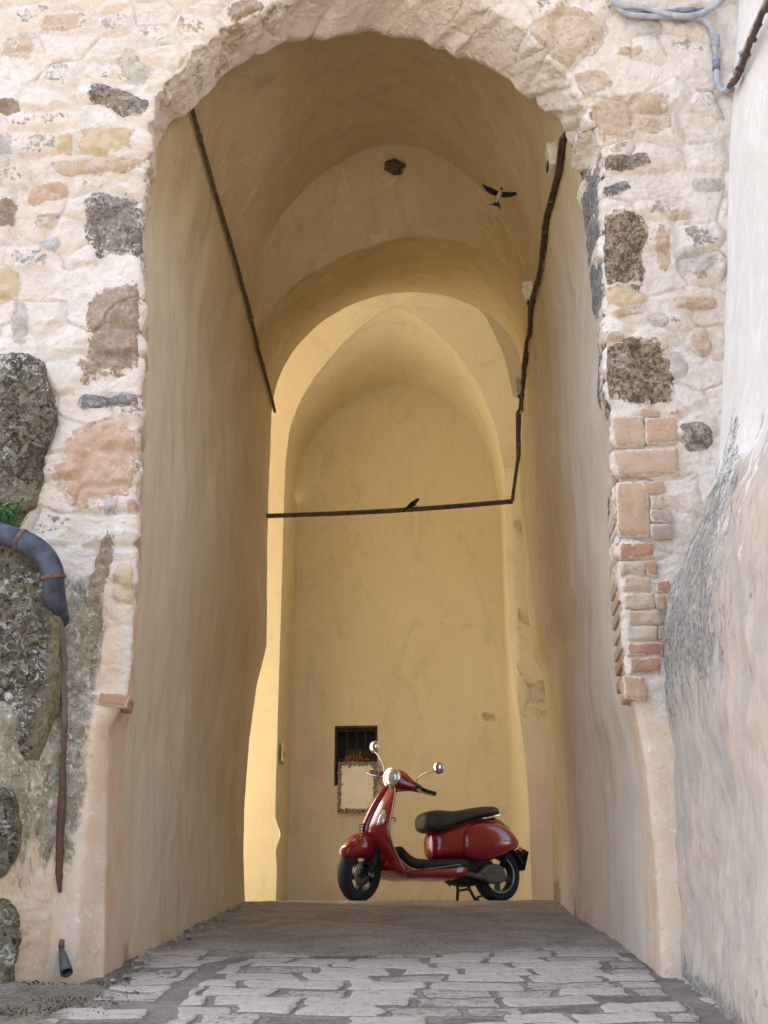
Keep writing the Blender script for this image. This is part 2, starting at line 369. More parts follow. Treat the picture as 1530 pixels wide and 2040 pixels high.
MAT = dict(
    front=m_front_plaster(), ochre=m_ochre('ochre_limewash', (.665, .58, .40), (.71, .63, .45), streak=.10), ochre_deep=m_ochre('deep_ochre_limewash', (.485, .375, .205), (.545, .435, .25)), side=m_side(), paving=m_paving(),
    lichen=m_lichen(), lichen_b=m_lichen('lichen_rock_olive', (.10, .085, .05), (.20, .17, .11)),
    red_stone=m_stone('terracotta_stone', (.52, .33, .22), (.57, .41, .29), (.2, .13, .1), .15),
    brown_stone=m_stone('brown_tuff', (.38, .28, .195), (.28, .21, .15), (.10, .08, .065), .3),
    dark_stone=m_stone('dark_basalt', (.20, .17, .145), (.33, .275, .22), (.065, .056, .05), .55, lightk=.4),
    slab_stone=m_stone('slate_slab', (.17, .16, .155), (.27, .255, .235), (.06, .06, .062), .5, lightk=.35),
    ochre_stone=m_stone('yellow_sandstone', (.56, .43, .25), (.62, .50, .34), (.34, .25, .15), .2),
    tan_stone=m_stone('tan_limestone', (.55, .41, .28), (.60, .48, .37), (.22, .17, .13), .35),
    grey_stone=m_stone('grey_limestone', (.47, .42, .355), (.58, .52, .45), (.18, .16, .14), .3),
    pitted_stone=m_stone('pitted_brown_stone', (.22, .165, .115), (.40, .30, .20), (.06, .05, .043), .7, (.56, .48, .39), .35),
    brick=None,
)
def m_brick():
    t = NT('old_brick'); n = t.noise(16, 6, .65, dist=.6); f = t.noise(70, 6, .7)
    c = t.mix(t.ramp(n, .3, .7, 0, .35), t.attr('tint', True), (.55, .42, .31))
    c = t.mix(t.ramp(f, .56, .68, 0, .6), c, (.22, .13, .09)); c = t.mix(t.ramp(t.noise(11, 6, .7, dist=1), .62, .72, 0, .6), c, (.62, .54, .46))
    rim = t.math('ADD', t.attr('rim'), t.math('MULTIPLY', t.math('SUBTRACT', t.noise(24, 7, .7, dist=1), .5), 1.7)); c = t.mix(t.ramp(rim, .74, .88), c, (.70, .61, .51))
    t.bump(t.math('ADD', f, n), .7, .012); return t.done(c, .92, .15)
MAT['brick'] = m_brick()

# ================================================================== FRONT WALL with its arched opening
YF, YR = 6.15, 6.55
front_px = [(203, 2010), (205, 1945), (207, 1800), (211, 1650), (215, 1500), (216, 1432), (248, 1408), (262, 1300), (268, 1180), (272, 1050), (275, 900), (279, 750), (280, 600),
  (284, 450), (290, 345), (298, 262), (318, 190), (362, 128), (425, 70), (500, 22), (580, -15), (660, -40), (740, -50), (800, -48), (880, -30), (960, 0), (1030, 45),
  (1092, 105), (1142, 165), (1177, 225), (1196, 280), (1200, 335), (1196, 385), (1200, 450), (1203, 540), (1205, 640), (1208, 715), (1207, 790), (1221, 850), (1226, 960),
  (1232, 1080), (1236, 1150), (1242, 1250), (1250, 1350), (1268, 1420), (1283, 1490), (1295, 1600), (1307, 1720), (1315, 1850), (1321, 1975), (1324, 2040)]
rear_px = [(245, 1995), (245, 1930), (245, 1780), (245, 1620), (247, 1490), (255, 1440), (266, 1412), (271, 1300), (277, 1180), (282, 1045), (287, 900), (291, 755), (292, 600),
  (297, 455), (303, 370), (316, 300), (338, 240), (383, 213), (428, 160), (480, 118), (540, 86), (615, 70), (690, 60), (748, 54), (800, 68), (862, 86), (930, 115),
  (1000, 150), (1052, 190), (1108, 232), (1143, 285), (1160, 328), (1155, 385), (1165, 450), (1172, 540), (1184, 640), (1195, 705), (1190, 790), (1208, 850), (1212, 960),
  (1215, 1080), (1215, 1170), (1225, 1270), (1238, 1370), (1246, 1410), (1262, 1465), (1276, 1600), (1281, 1720), (1286, 1850), (1290, 1960), (1292, 2020)]
NU = 1500
A0 = ats(front_px, YF); B0 = ats(rear_px, YR)
# resample both by the arc length of the front outline so that they stay paired
d = np.r_[0, np.cumsum(np.linalg.norm(np.diff(A0, axis=0), axis=1))]; tt = np.linspace(0, d[-1], NU)
A = np.stack([np.interp(tt, d, A0[:, k]) for k in range(3)], 1); B = np.stack([np.interp(tt, d, B0[:, k]) for k in range(3)], 1)
def sm1(P, w):
    k = np.ones(w)/w; Q = P.copy()
    for c in (0, 2):
        x = np.r_[np.full(w//2, P[0, c]), P[:, c], np.full(w-1-w//2, P[-1, c])]; Q[:, c] = np.convolve(x, k, 'valid')
    return Q
A = sm1(A, 21); B = sm1(B, 15)
# small scallops of the plastered voussoirs along the arch edges
zs = sstep(CZ+3.6, CZ+4.3, A[:, 2])
cen = np.array([-.12, 0, CZ+3.9])
for P, sd, am in ((A, 3, .03), (B, 9, .038)):
    rad = P-cen; rad[:, 1] = 0; rad /= np.linalg.norm(rad, axis=1, keepdims=True)
    n = fbm(np.c_[tt*9, tt*0, tt*0], 1, 3, sd, .6); n2 = np.abs(vnoise(np.c_[tt*6.5, tt*0+5, tt*0], sd+1))
    P += rad*((n*.5+.5-n2)*am*(.25+.95*zs))[:, None]
XL, XRT, ZTOP = -7.0, 1.95, 13.5
def outer_point(p):
    if p[2] < cen[2]:
        return np.array([XL if p[0] < cen[0] else XRT, YF, p[2]])
    dx, dz = p[0]-cen[0], p[2]-cen[2]
    t = 1e9
    if dx < -1e-6: t = min(t, (XL-cen[0])/dx)
    if dx > 1e-6: t = min(t, (XRT-cen[0])/dx)
    if dz > 1e-6: t = min(t, (ZTOP-cen[2])/dz)
    return np.array([cen[0]+dx*t, YF, cen[2]+dz*t])
O = np.array([outer_point(p) for p in A])
def swell(X, Z):
    """how far the masonry stands out toward the street (buttress at the lower left, slumped foot)"""
    zz = Z-CZ
    b = sstep(-1.58, -1.98, X)*sstep(2.35, 1.75, zz)*(.16+.20*sstep(2.0, 0.0, zz))
    b = b+.10*sstep(-1.46, -1.56, X)*sstep(1.45, 1.25, zz)
    b = b+.04*sstep(2.2, .3, zz)*sstep(1.0, 1.3, X)
    b = b+.12*sstep(-1.5, -2.0, X)*sstep(.75, .1, zz)
    return b
def relief(P):
    X, Z = P[..., 0], P[..., 2]
    hi = sstep(CZ+1.2, CZ+2.4, Z)
    w = fbm(P, 2.2, 3, 11)
    w2 = fbm(P+5.5, 2.2, 3, 12)
    u = X*3.6+w*.55; v = Z*5.6+w2*.55
    d1, d2, rr = worley(u, v, 5); e = d2-d1
    st = sstep(.04, .42, e)*(rr > .28)
    r = .020*(st-.35)*hi*(.4+.9*rr)
    r = r+.030*fbm(P, 1.4, 3, 21)+.013*fbm(P, 6, 4, 22)+.011*fbm(P, 24, 4, 23, .6)
    rg = 1-np.abs(fbm(P*np.array([1, 1, 1.3]), 9, 4, 24))*2.4
    rg2 = 1-np.abs(fbm(P*np.array([.8, 1, 1.3])+3, 20, 4, 25, .6))*2.6
    r = r+(.009*np.clip(rg, 0, 1)+.010*np.clip(rg2, 0, 1)*sstep(-.15, .3, fbm(P, 3.2, 3, 26)))*hi
    return 1.0*r-.012*hi*np.exp(-(e/.10)**2)*(rr > .3), st*hi, rr
def relief_small(P): return .012*fbm(P, 2.2, 3, 31)+.010*fbm(P, 9, 4, 32)+.004*fbm(P, 40, 2, 33)
rows = []
wd = np.r_[np.linspace(1, 0, 60)[:-1]**1.0*0+0]  # placeholder
# outward strips: fine spacing near the opening, coarse far away
offs = np.r_[np.array([60., 20., 8., 5., 3.6, 2.8, 2.3, 1.95, 1.7, 1.5]), np.linspace(1.4, .06, 150), [.035, .02, .009]]
len_o = np.linalg.norm(O-A, axis=1); dir_o = (O-A)/len_o[:, None]
G = []
for o_ in offs:
    q = A+dir_o*np.minimum(o_, len_o)[:, None] if o_ < 59 else O.copy()
    rb = max(0, .05-o_)  # rounded arris
    q[:, 1] = YF+(rb**2)*9
    G.append(q)
for s in np.linspace(0.06, 1, 46):
    q = A*(1-s)+B*s; G.append(q)
Bo = B.copy(); Bo[:, 0] += np.where(B[:, 0] < cen[0], -.03, .03); Bo[:, 1] += .05; G.append(Bo)
rad = B-cen; rad[:, 1] = 0; low = B[:, 2] < cen[2]; rad[low, 2] = 0; rad /= np.linalg.norm(rad, axis=1, keepdims=True)
for e in (.12, .5, 1.3):
    q = B+rad*e; q[:, 1] = YR+.08; G.append(q)
G = np.array(G).transpose(1, 0, 2)                       # NU x NV x 3
nfront = len(offs)
base = G.copy()
sw = swell(G[..., 0], G[..., 2]); fade = np.ones(G.shape[1]); fade[nfront:] = 0
ramp_in = np.r_[np.ones(nfront), 1-np.linspace(0.06, 1, 46)**.5, np.zeros(4)]
G[..., 1] -= sw*ramp_in[None]
N = grid_normals(G)
if N[NU//8, 80, 1] > 0: N = -N
rel, st, rr = relief(base)
def crevice_shade_at(P):
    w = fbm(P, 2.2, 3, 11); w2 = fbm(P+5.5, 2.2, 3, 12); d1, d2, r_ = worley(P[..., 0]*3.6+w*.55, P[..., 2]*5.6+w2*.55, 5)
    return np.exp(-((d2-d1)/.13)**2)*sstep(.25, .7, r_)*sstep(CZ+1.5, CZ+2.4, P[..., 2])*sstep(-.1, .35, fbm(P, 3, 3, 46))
crevice_shade = crevice_shade_at(base)
onface = np.r_[np.ones(nfront), np.linspace(1, .25, 46), np.zeros(4)]
smooth_low = sstep(CZ+1.45, CZ+1.25, base[..., 2])*sstep(.45, 0, np.abs(np.abs(base[..., 0]+.12)-1.35)-.2)
amt = onface[None]*(1-.75*smooth_low*(np.abs(base[..., 0]+.1) < 1.56))
disp = rel*amt
sof = np.r_[np.zeros(nfront), np.ones(46), np.zeros(4)][None]*sstep(CZ+3.4, CZ+4.2, base[..., 2])
ang = np.arctan2(base[..., 2]-cen[2], base[..., 0]-cen[0])
disp = disp+sof*(.030*vnoise(np.stack([ang*13, base[..., 1]*1.2, ang*0], -1), 41)+.008*fbm(base*np.array([1, .35, 1]), 14, 4, 42))
G = G+N*disp[..., None]
X, Z = base[..., 0], base[..., 2]; zz = Z-CZ
pal = np.array([(.60, .45, .30), (.52, .36, .26), (.42, .37, .31), (.60, .53, .40), (.36, .30, .25), (.62, .55, .48), (.50, .48, .42), (.56, .40, .28)])
tint = pal[np.clip((rr*97 % 1*len(pal)).astype(int), 0, len(pal)-1)]
stone = np.clip(st*.55*(((rr*53) % 1) > .58)*.95+sof*.30*sstep(-.1, .4, fbm(base, 5, 3, 43)), 0, 1)
moss = sstep(-1.47, -1.62, X)*sstep(2.15, 1.7, zz)*(.78+.15*sstep(1.1, 1.7, zz)-.50*sstep(1.0, .3, zz))
moss = np.maximum(moss, .75*sstep(-1.52, -1.68, X)*sstep(1.55, 1.7, zz)*sstep(2.15, 1.95, zz))
moss = np.maximum(moss, .42*sstep(-1.45, -1.6, X)*sstep(1.6, 1.2, zz)*sstep(.25, .6, zz))
moss = np.maximum(moss, .9*sstep(.22, .0, zz)*sstep(-1.30, -1.5, X))
ochre = np.clip(sstep(2.3, 1.6, zz)*sstep(-1.40, -1.52, X)*.8+smooth_low*.85+sof*.05+np.r_[np.zeros(nfront), np.full(46, .75), np.ones(4)][None]*np.ones_like(X)*(.8-.5*sstep(CZ+3, CZ+4, Z)), 0, 1)
green = sstep(.12, -.02, zz)*sstep(-1.45, -1.6, X)*.62
FA = dict(stone=stone.ravel(), tint=tint.reshape(-1, 3), moss=moss.ravel(), ochre=ochre.ravel(), green=green.ravel(), crevice_shade=(crevice_shade*onface[None]).ravel())
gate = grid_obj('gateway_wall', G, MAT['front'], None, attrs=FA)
tag(gate, 'pale plastered rubble stone wall pierced by the tall ragged archway', 'wall')

# ---- the large stones left bare by the plaster: a mesh each, sunk into the face
def face_y(X, Z):
    P = np.stack([X, np.full_like(X, YF), Z], -1)
    return YF-swell(X, Z)-relief(P)[0]
_apx = A[:, 2].argmax(); _al, _ar = A[:_apx], A[_apx:]
_lo_l = _al[_al[:, 2] < cen[2]]; _lo_r = _ar[_ar[:, 2] < cen[2]][::-1]; _up = A[A[:, 2] >= cen[2]-.05]
_ua = np.arctan2(_up[:, 2]-cen[2], _up[:, 0]-cen[0]); _ur = np.hypot(_up[:, 2]-cen[2], _up[:, 0]-cen[0]); _o = np.argsort(_ua)
def open_dist(X, Z):
    lo = np.where(X < cen[0], np.interp(Z, np.sort(_lo_l[:, 2]), _lo_l[np.argsort(_lo_l[:, 2]), 0])-X, X-np.interp(Z, np.sort(_lo_r[:, 2]), _lo_r[np.argsort(_lo_r[:, 2]), 0]))
    a = np.arctan2(Z-cen[2], X-cen[0]); up = np.hypot(Z-cen[2], X-cen[0])-np.interp(a, _ua[_o], _ur[_o])
    return np.where(Z < cen[2], lo, up)
def bare_stone(px, py, w, h, m, rot=0, n=4, amp=.016, seed=0, label=None, jag=.16):
    sc = 2640/ (at(px, py, YF)[1]*math.cos(TH)+(at(px, py, YF)[2]-CZ)*math.sin(TH))
    c = at(px, py, YF); hw = w/2/sc*1.0; hh = h/2/sc*1.13
    k = max(14, int(min(90, 2*hw/.0075))); l = max(14, int(min(110, 2*hh/.0075)))
    U, V = np.meshgrid(np.linspace(-1.25, 1.25, k), np.linspace(-1.25, 1.25, l), indexing='ij')
    cr, sr = math.cos(rot), math.sin(rot)
    X = c[0]+(U*hw)*cr-(V*hh)*sr; Z = c[2]+(U*hw)*sr+(V*hh)*cr
    P = np.stack([X, np.zeros_like(X)+seed*3.7, Z], -1)
    jn = fbm(P, 5, 4, 50+seed, .6)
    r = (np.abs(U)**n+np.abs(V)**n)**(1/n)+jn*jag*2.4+.10*fbm(P, 26, 3, 90+seed, .6)
    off = amp*.85*(1-np.clip(r, 0, 3)**6)+.011*fbm(P, 20, 4, 60+seed, .62)+.008*fbm(P, 6, 2, 61+seed)
    off = off-.05*sstep(.014, .0, open_dist(X, Z)); off = np.clip(off, -.06, .06)
    Y = face_y(X, Z)-off
    keep = (r < 1.32) & (open_dist(X, Z) > -.004)
    idx = -np.ones(U.shape, int); idx[keep] = np.arange(keep.sum())
    f = np.stack([idx[:-1, :-1], idx[1:, :-1], idx[1:, 1:], idx[:-1, 1:]], -1).reshape(-1, 4); f = f[(f >= 0).all(1)]
    o = mesh_obj('exposed_stone', np.stack([X, Y, Z], -1)[keep], f, MAT[m], gate, attrs=dict(rim=r[keep]))
    if label: o['label'] = label
    return o
S = bare_stone
S(195, 925, 168, 165, 'red_stone', 0, 2.6, .020, 1, 'large terracotta pink rounded stone')
S(228, 655, 118, 195, 'brown_stone', 0, 5, .022, 2, 'tall brown stone with dark foot')
S(226, 447, 120, 130, 'dark_stone', .05, 5, .024, 3, 'dark grey pitted square stone')
S(224, 800, 122, 30, 'slab_stone', 0, 4, .026, 4, 'thin dark slab')
S(197, 334, 200, 34, 'tan_stone', .03, 3, .034, 5, 'long thin tan slab')
S(212, 280, 112, 62, 'ochre_stone', -.03, 4, .014, 6, 'yellow sandstone block')
S(130, 292, 30, 42, 'ochre_stone', 0, 4, .012, 7)
S(97, 387, 84, 40, 'red_stone', 0, 3, .012, 8, 'reddish brown lump')
S(232, 200, 122, 44, 'dark_stone', -.38, 3, .016, 9, 'dark slanting stone with white flecks')
S(98, 488, 58, 34, 'grey_stone', 0, 3, .012, 10)
S(10, 572, 66, 76, 'ochre_stone', 0, 4, .012, 11, 'yellow stone at the outer edge')
S(6, 305, 44, 80, 'grey_stone', 0, 3, .012, 12)
S(264, 138, 80, 62, 'grey_stone', -.6, 3, .004, 13)
S(35, 92, 76, 70, 'tan_stone', 0, 3, .008, 14)
S(497, 32, 70, 66, 'brown_stone', .5, 3, .018, 15, 'brown stone in the arch shoulder')
S(221, 1011, 30, 42, 'grey_stone', -.1, 6, .014, 16)
S(262, 1008, 20, 30, 'red_stone', 0, 5, .012, 17)
S(248, 1160, 44, 74, 'ochre_stone', 0, 3, .016, 18, 'orange crumbling stone')
S(42, 645, 36, 84, 'grey_stone', 0, 3, .008, 19)
S(16, 218, 50, 34, 'brown_stone', 0, 3, .010, 20)
S(120, 45, 80, 40, 'tan_stone', 0, 3, .006, 21)
S(95, 440, 46, 26, 'tan_stone', 0, 3, .008, 22)
S(12, 425, 40, 60, 'brown_stone', 0, 3, .010, 23)
S(1118, 82, 160, 118, 'tan_stone', .62, 3, .022, 24, 'large tan and grey stone right of the arch')
S(1244, 230, 170, 96, 'tan_stone', .18, 3.5, .020, 25, 'broad tan stone')
S(1176, 168, 92, 52, 'tan_stone', .3, 3, .012, 26)
S(1236, 326, 118, 30, 'dark_stone', .03, 4, .026, 27, 'dark narrow slab right of the arch')
S(1225, 378, 60, 26, 'slab_stone', .35, 3, .016, 28)
S(1240, 500, 84, 150, 'pitted_stone', 0, 4, .026, 29, 'dark brown pitted stone')
S(1242, 590, 80, 40, 'ochre_stone', 0, 4, .012, 30)
S(1268, 745, 140, 128, 'pitted_stone', -.1, 3.2, .026, 31, 'big dark brown pitted stone')
S(1228, 690, 50, 60, 'tan_stone', .2, 3, .016, 32)
S(1250, 624, 62, 16, 'tan_stone', .03, 3, .014, 33)
S(1382, 608, 92, 22, 'tan_stone', 0, 5, .045, 34, 'projecting tan ledge stone')
S(1310, 640, 40, 30, 'grey_stone', 0, 3, .012, 35)
S(1340, 730, 44, 54, 'grey_stone', .6, 3, .012, 36)
S(1395, 680, 34, 66, 'tan_stone', .1, 3, .022, 37)
S(1385, 870, 66, 60, 'dark_stone', .2, 3, .020, 38, 'grey broken stone by the inner corner')
S(1385, 520, 78, 56, 'grey_stone', 0, 4, .014, 39)
S(1410, 370, 60, 26, 'grey_stone', 0, 3, .010, 40)
S(1255, 105, 50, 18, 'tan_stone', 0, 3, .012, 41)
S(990, 55, 50, 90, 'ochre_stone', .5, 3, .012, 42)
S(905, 8, 40, 60, 'grey_stone', .1, 3, .014, 43)
S(700, -30, 34, 60, 'grey_stone', 0, 3, .014, 44)
S(1320, 500, 30, 90, 'tan_stone', 0, 3, .010, 45)
S(1350, 430, 50, 20, 'tan_stone', .1, 3, .010, 46)
S(1290, 60, 60, 36, 'grey_stone', .1, 3, .010, 47)
S(395, 130, 60, 60, 'tan_stone', .7, 3, .012, 48)
S(205, 1130, 36, 150, 'brown_stone', -.15, 3, .014, 49)

# ---- dark slate quoins lining the right jamb of the arch
def jamb_stone(py0, py1, dx, seed, y0=.02, y1=.40, label=None):
    k, l = 60, 40
    T, S_ = np.meshgrid(np.linspace(0, 1, k), np.linspace(0, 1, l), indexing='ij')
    pyv = py0+(py1-py0)*T
    fx = np.interp(pyv, [q[1] for q in front_px[30:]], [q[0] for q in front_px[30:]]); rx = np.interp(pyv, [q[1] for q in rear_px[30:]], [q[0] for q in rear_px[30:]])
    Pf = np.array([[at(fx[i, j], pyv[i, j], YF) for j in range(l)] for i in range(k)]); Pr = np.array([[at(rx[i, j], pyv[i, j], YR) for j in range(l)] for i in range(k)])
    s = (y0+(y1-y0)*S_)/.4
    P = Pf*(1-s[..., None])+Pr*s[..., None]
    r = np.maximum(np.abs(T*2-1), np.abs(S_*2-1))+.22*fbm(P, 6, 4, seed, .6)
    off = .012*(1-np.clip(r, 0, 2)**6)+.010*fbm(P, 20, 3, seed+3)-.003
    P[..., 0] -= np.clip(off, -.05, .07)
    o = grid_obj('exposed_stone', P, MAT['slab_stone'], gate, attrs=dict(rim=(r*1.0).ravel())); o['label'] = label or 'dark slate quoin lining the right jamb'
jamb_stone(330, 440, .006, 71); jamb_stone(425, 640, .008, 75); jamb_stone(650, 835, .010, 79)
jamb_stone(980, 1150, .004, 84, .06, .40, 'grey stained quoin beside the brickwork')

# ---- brick quoin at the right (one patch) and the small brick corbel at the left
def brick_patch(name, lst, parent):
    m = MB(); tl = []; rm = []
    for (x0, y0, x1, y1, c, dep) in lst:
        a = at(x0, y1, YF); b = at(x1, y0, YF)
        k, l = 14, 7
        nv0 = len(m.v)
        ring = []
        cy = (x0*7+y0*3) % 97
        U, V = np.meshgrid(np.linspace(0, 1, k), np.linspace(0, 1, l), indexing='ij')
        X = a[0]+(b[0]-a[0])*U; Z = a[2]+(b[2]-a[2])*V
        pr = -.001+dep*.5
        P = np.stack([X, np.zeros_like(X)+cy, Z], -1)
        X = X+.014*fbm(P, 16, 3, 5); Z = Z+.012*fbm(P+3, 16, 3, 6)
        ed = np.minimum(np.minimum(U, 1-U)*(b[0]-a[0]), np.minimum(V, 1-V)*(b[2]-a[2]))
        Y = YF-.03-pr+.005*np.exp(-ed/.004)+.013*fbm(P, 15, 4, 7, .6)
        Y = Y-swell(X, Z)*.6
        i0 = len(m.v)
        rm += list(np.exp(-ed/.012).ravel()); m.v += [tuple(p) for p in np.stack([X, Y, Z], -1).reshape(-1, 3)]
        f = grid_faces(k, l)+i0; m.f += [tuple(q) for q in f]
        # sides running back into the wall
        per = [(i, 0) for i in range(k)]+[(k-1, j) for j in range(1, l)]+[(i, l-1) for i in range(k-2, -1, -1)]+[(0, j) for j in range(l-2, 0, -1)]
        rm += [0]*len(per); bi = len(m.v); m.v += [(X[i, j], YF+.12, Z[i, j]) for i, j in per]
        for q in range(len(per)):
            q2 = (q+1) % len(per); pi = i0+per[q][0]*l+per[q][1]; pj = i0+per[q2][0]*l+per[q2][1]
            m.f.append((pi, bi+q, bi+q2, pj))
        tl += [c]*(len(m.v)-nv0)
    return mesh_obj(name, m.v, m.f, MAT['brick'], parent, attrs=dict(tint=np.array(tl), rim=np.array(rm)))
PK, OR, RD, YL, GT = (.53, .38, .265), (.52, .345, .225), (.42, .215, .13), (.54, .455, .34), (.42, .34, .28)
bl = [(1223, 834, 1281, 891, PK, 0), (1285, 835, 1343, 890, OR, 0), (1227, 898, 1347, 952, PK, .002), (1276, 820, 1314, 831, OR, -.004), (1330, 810, 1350, 828, OR, -.004),
  (1231, 963, 1287, 1075, OR, 0), (1280, 963, 1319, 984, OR, 0), (1294, 990, 1318, 1016, YL, -.003), (1298, 1019, 1336, 1042, GT, 0), (1298, 1047, 1334, 1076, GT, 0), (1232, 955, 1272, 960, RD, -.004),
  (1235, 1085, 1296, 1116, RD, .006), (1237, 1122, 1283, 1146, YL, 0), (1286, 1122, 1308, 1150, RD, -.002), (1242, 1153, 1291, 1179, PK, 0), (1304, 1158, 1332, 1180, RD, -.002),
  (1246, 1184, 1303, 1213, YL, 0), (1306, 1186, 1324, 1215, OR, -.003), (1250, 1218, 1315, 1245, PK, .002), (1250, 1251, 1308, 1277, YL, -.002), (1313, 1253, 1331, 1276, RD, -.002),
  (1250, 1284, 1316, 1308, RD, .006), (1255, 1316, 1310, 1343, RD, .006), (1246, 1350, 1283, 1394, OR, .002)]
o = brick_patch('brickwork', bl, gate); o['label'] = 'patch of old red and yellow brick quoins'
o = brick_patch('brickwork', [(203, 1385, 256, 1409, RD, .012)], gate); o['label'] = 'single red brick corbel at the foot of the left jamb'
# brick returns stepping into the right jamb
m = MB(); tl = []
for i, (y0, y1, c) in enumerate([(1130, 1172, GT), (1165, 1200, PK), (1195, 1230, GT), (1228, 1262, YL), (1262, 1296, GT), (1290, 1325, RD), (1325, 1362, RD)]):
    fx = np.interp((y0+y1)/2, [q[1] for q in front_px[36:]], [q[0] for q in front_px[36:]]); n0 = len(m.v)
    p = at(fx, (y0+y1)/2, YF); h = .5*(at(fx, y0, YF)[2]-at(fx, y1, YF)[2])*.62
    m.box((p[0]-.012, YF+.03, p[2]-h), (p[0]+.1, YF+.30, p[2]+h)); tl += [c]*(len(m.v)-n0)
o = mesh_obj('brickwork', m.v, m.f, MAT['brick'], gate, smooth=False, attrs=dict(tint=np.array(tl))); o['label'] = 'weathered brick ends in the right jamb'
b = o.modifiers.new('bevel', 'BEVEL'); b.width = .008; b.segments = 2

# ================================================================== VAULTED PASSAGE behind the arch
YE = 10.6; SP = CZ+4.93
def fl(Y):
    """height of the ground along the axis: steep street, ramp, level crossing"""
    Y = np.asarray(Y, float); r = .152+.149*(Y-6.15)
    top = .152+.149*(YE-.1-6.15)
    z = np.where(Y > 4.6, r, .152+.149*(4.6-6.15)+.30*(Y-4.6))
    z = np.where(Y < -2, .152+.149*(4.6-6.15)+.30*(-6.6), z)
    k = .12; z = np.where(Y > YE-.1-k, np.where(Y > YE-.1+k, top, top-.149*(np.clip(YE-.1+k-Y, 0, 9)**2)/(4*k)), z)
    z = z+.062*np.clip(Y-(YE-.1), 0, 1.5)
    return CZ+z
FZ = float(fl(12))
def wall_profile(px, Y):
    P = ats(px, Y); return P[:, 0], P[:, 2]
L0 = wall_profile([(241, 1990), (241, 1930), (241, 1700), (242, 1500), (256, 1300), (266, 1180), (275, 1000), (281, 800), (286, 600), (282, 450), (278, 370), (280, 285), (300, 205), (352, 160)][::-1], 6.55)
R0 = wall_profile([(1298, 2020), (1296, 1960), (1292, 1850), (1287, 1700), (1283, 1600), (1268, 1460), (1250, 1400), (1232, 1300), (1222, 1100), (1218, 960), (1213, 850), (1200, 760), (1197, 600), (1182, 450), (1172, 380), (1135, 265)][::-1], 6.55)
L3 = wall_profile([(540, 825), (538, 910), (535, 1000), (532, 1150), (531, 1290), (512, 1365), (496, 1480), (488, 1600), (486, 1700), (489, 1810)], YE)
R3 = wall_profile([(1042, 830), (1036, 900), (1038, 1000), (1045, 1100), (1050, 1200), (1060, 1305), (1083, 1350), (1090, 1450), (1096, 1600), (1101, 1700), (1103, 1810)], YE)
V0 = ats([(352, 160), (360, 100), (412, 40), (520, 10), (640, -70), (760, -100), (880, -75), (990, 0), (1080, 120), (1135, 265)], 6.55)
V1 = ats([(486, 622), (496, 570), (520, 505), (560, 435), (620, 370), (700, 320), (745, 304), (790, 299), (835, 306), (890, 328), (950, 375), (1010, 450), (1048, 530), (1064, 590), (1068, 622)], 8.8)
V2 = ats([(503, 686), (512, 655), (545, 608), (600, 556), (700, 502), (780, 478), (850, 469), (930, 484), (1000, 522), (1040, 575), (1054, 640), (1057, 686)], 9.3)
V3 = ats([(540, 825), (545, 785), (560, 740), (590, 690), (640, 640), (700, 606), (760, 586), (820, 580), (890, 588), (950, 611), (1000, 647), (1030, 690), (1042, 740), (1042, 830)], YE)
nW, nV = 150, 170
vs = [sm1(resample(v, nV), 9) for v in (V0, V1, V2, V3)]
vs.append(None); ys = np.r_[np.linspace(6.55, 8.79, 110), np.linspace(8.80, 9.3, 40)[:-1], np.linspace(9.3, YE, 60)]
P = []
for Y in ys:
    t = (Y-6.55)/(YE-6.55)
    seg = 0 if Y < 8.8 else (1 if Y < 9.3 else 2); Ys = (6.55, 8.8, 9.3, YE)
    tv = (Y-Ys[seg])/(Ys[seg+1]-Ys[seg])
    va = vs[seg]*(1-tv)+vs[seg+1]*tv
    if seg == 0:
        hh_ = sstep(0, .5, np.minimum(np.linspace(0, 1, nV), 1-np.linspace(0, 1, nV))); mid_ = np.array([va[:, 0].mean(), 0, SP]); dd_ = va-mid_; dd_[:, 1] = 0; va = va+dd_/np.linalg.norm(dd_, axis=1, keepdims=True)*(.035*hh_*tv)[:, None]
    z0 = float(fl(Y))-.06
    h = np.linspace(0, 1, nW)
    def side(a, b, vend, rev):
        zsp = vend[2]; z = z0+(zsp-z0)*h
        za = fl(6.55)-.06; zb = fl(YE)-.06
        xa = np.interp(za+(SP-za)*h, a[1][::-1], a[0][::-1]); xb = np.interp(zb+(SP-zb)*h, b[1][::-1], b[0][::-1])
        x = xa*(1-t)+xb*t
        x = x+(vend[0]-x[-1])*sstep(.82, 1, h)
        return np.c_[x, np.full(nW, Y), z]
    l = side(L0, L3, va[0], False); r = side(R0, R3, va[-1], True)[::-1]
    P.append(np.r_[l[:-1], va, r[1:]])
P = np.array(P)
N = grid_normals(P)
if N[40, 40, 0] < 0: N = -N
edge = np.clip(1-0*ys, 0, 1)
P2 = P+N*((.030*fbm(P, .9, 3, 101)+.011*fbm(P, 4.5, 3, 102)+.003*fbm(P, 22, 2, 103))*(.35+.65*sstep(YE, YE-.6, P[..., 1])))[..., None]
def greyed(P):
    z = P[..., 2]-fl(P[..., 1]); y = P[..., 1]
    w = .95*sstep(10.4, 6.8, y)+.5*sstep(1.9, .2, z)*sstep(11, 9, y)
    return np.clip(np.maximum(w, .5*sstep(10.6, 9.5, y))*sstep(5.0, 3.6, z)+.25*sstep(.8, 0, z), 0, 1)
def pas_attrs(P, worn_k=1, stain=0, pale=0):
    n = P[..., 0].size
    s = stain if hasattr(stain, 'shape') else np.full(P.shape[:2], float(stain)); p = pale if hasattr(pale, 'shape') else np.full(P.shape[:2], float(pale))
    return dict(greyed=(greyed(P)*worn_k).ravel(), stain=s.ravel(), pale=p.ravel())
pas = empty('vaulted_passage', (0, 8, FZ))
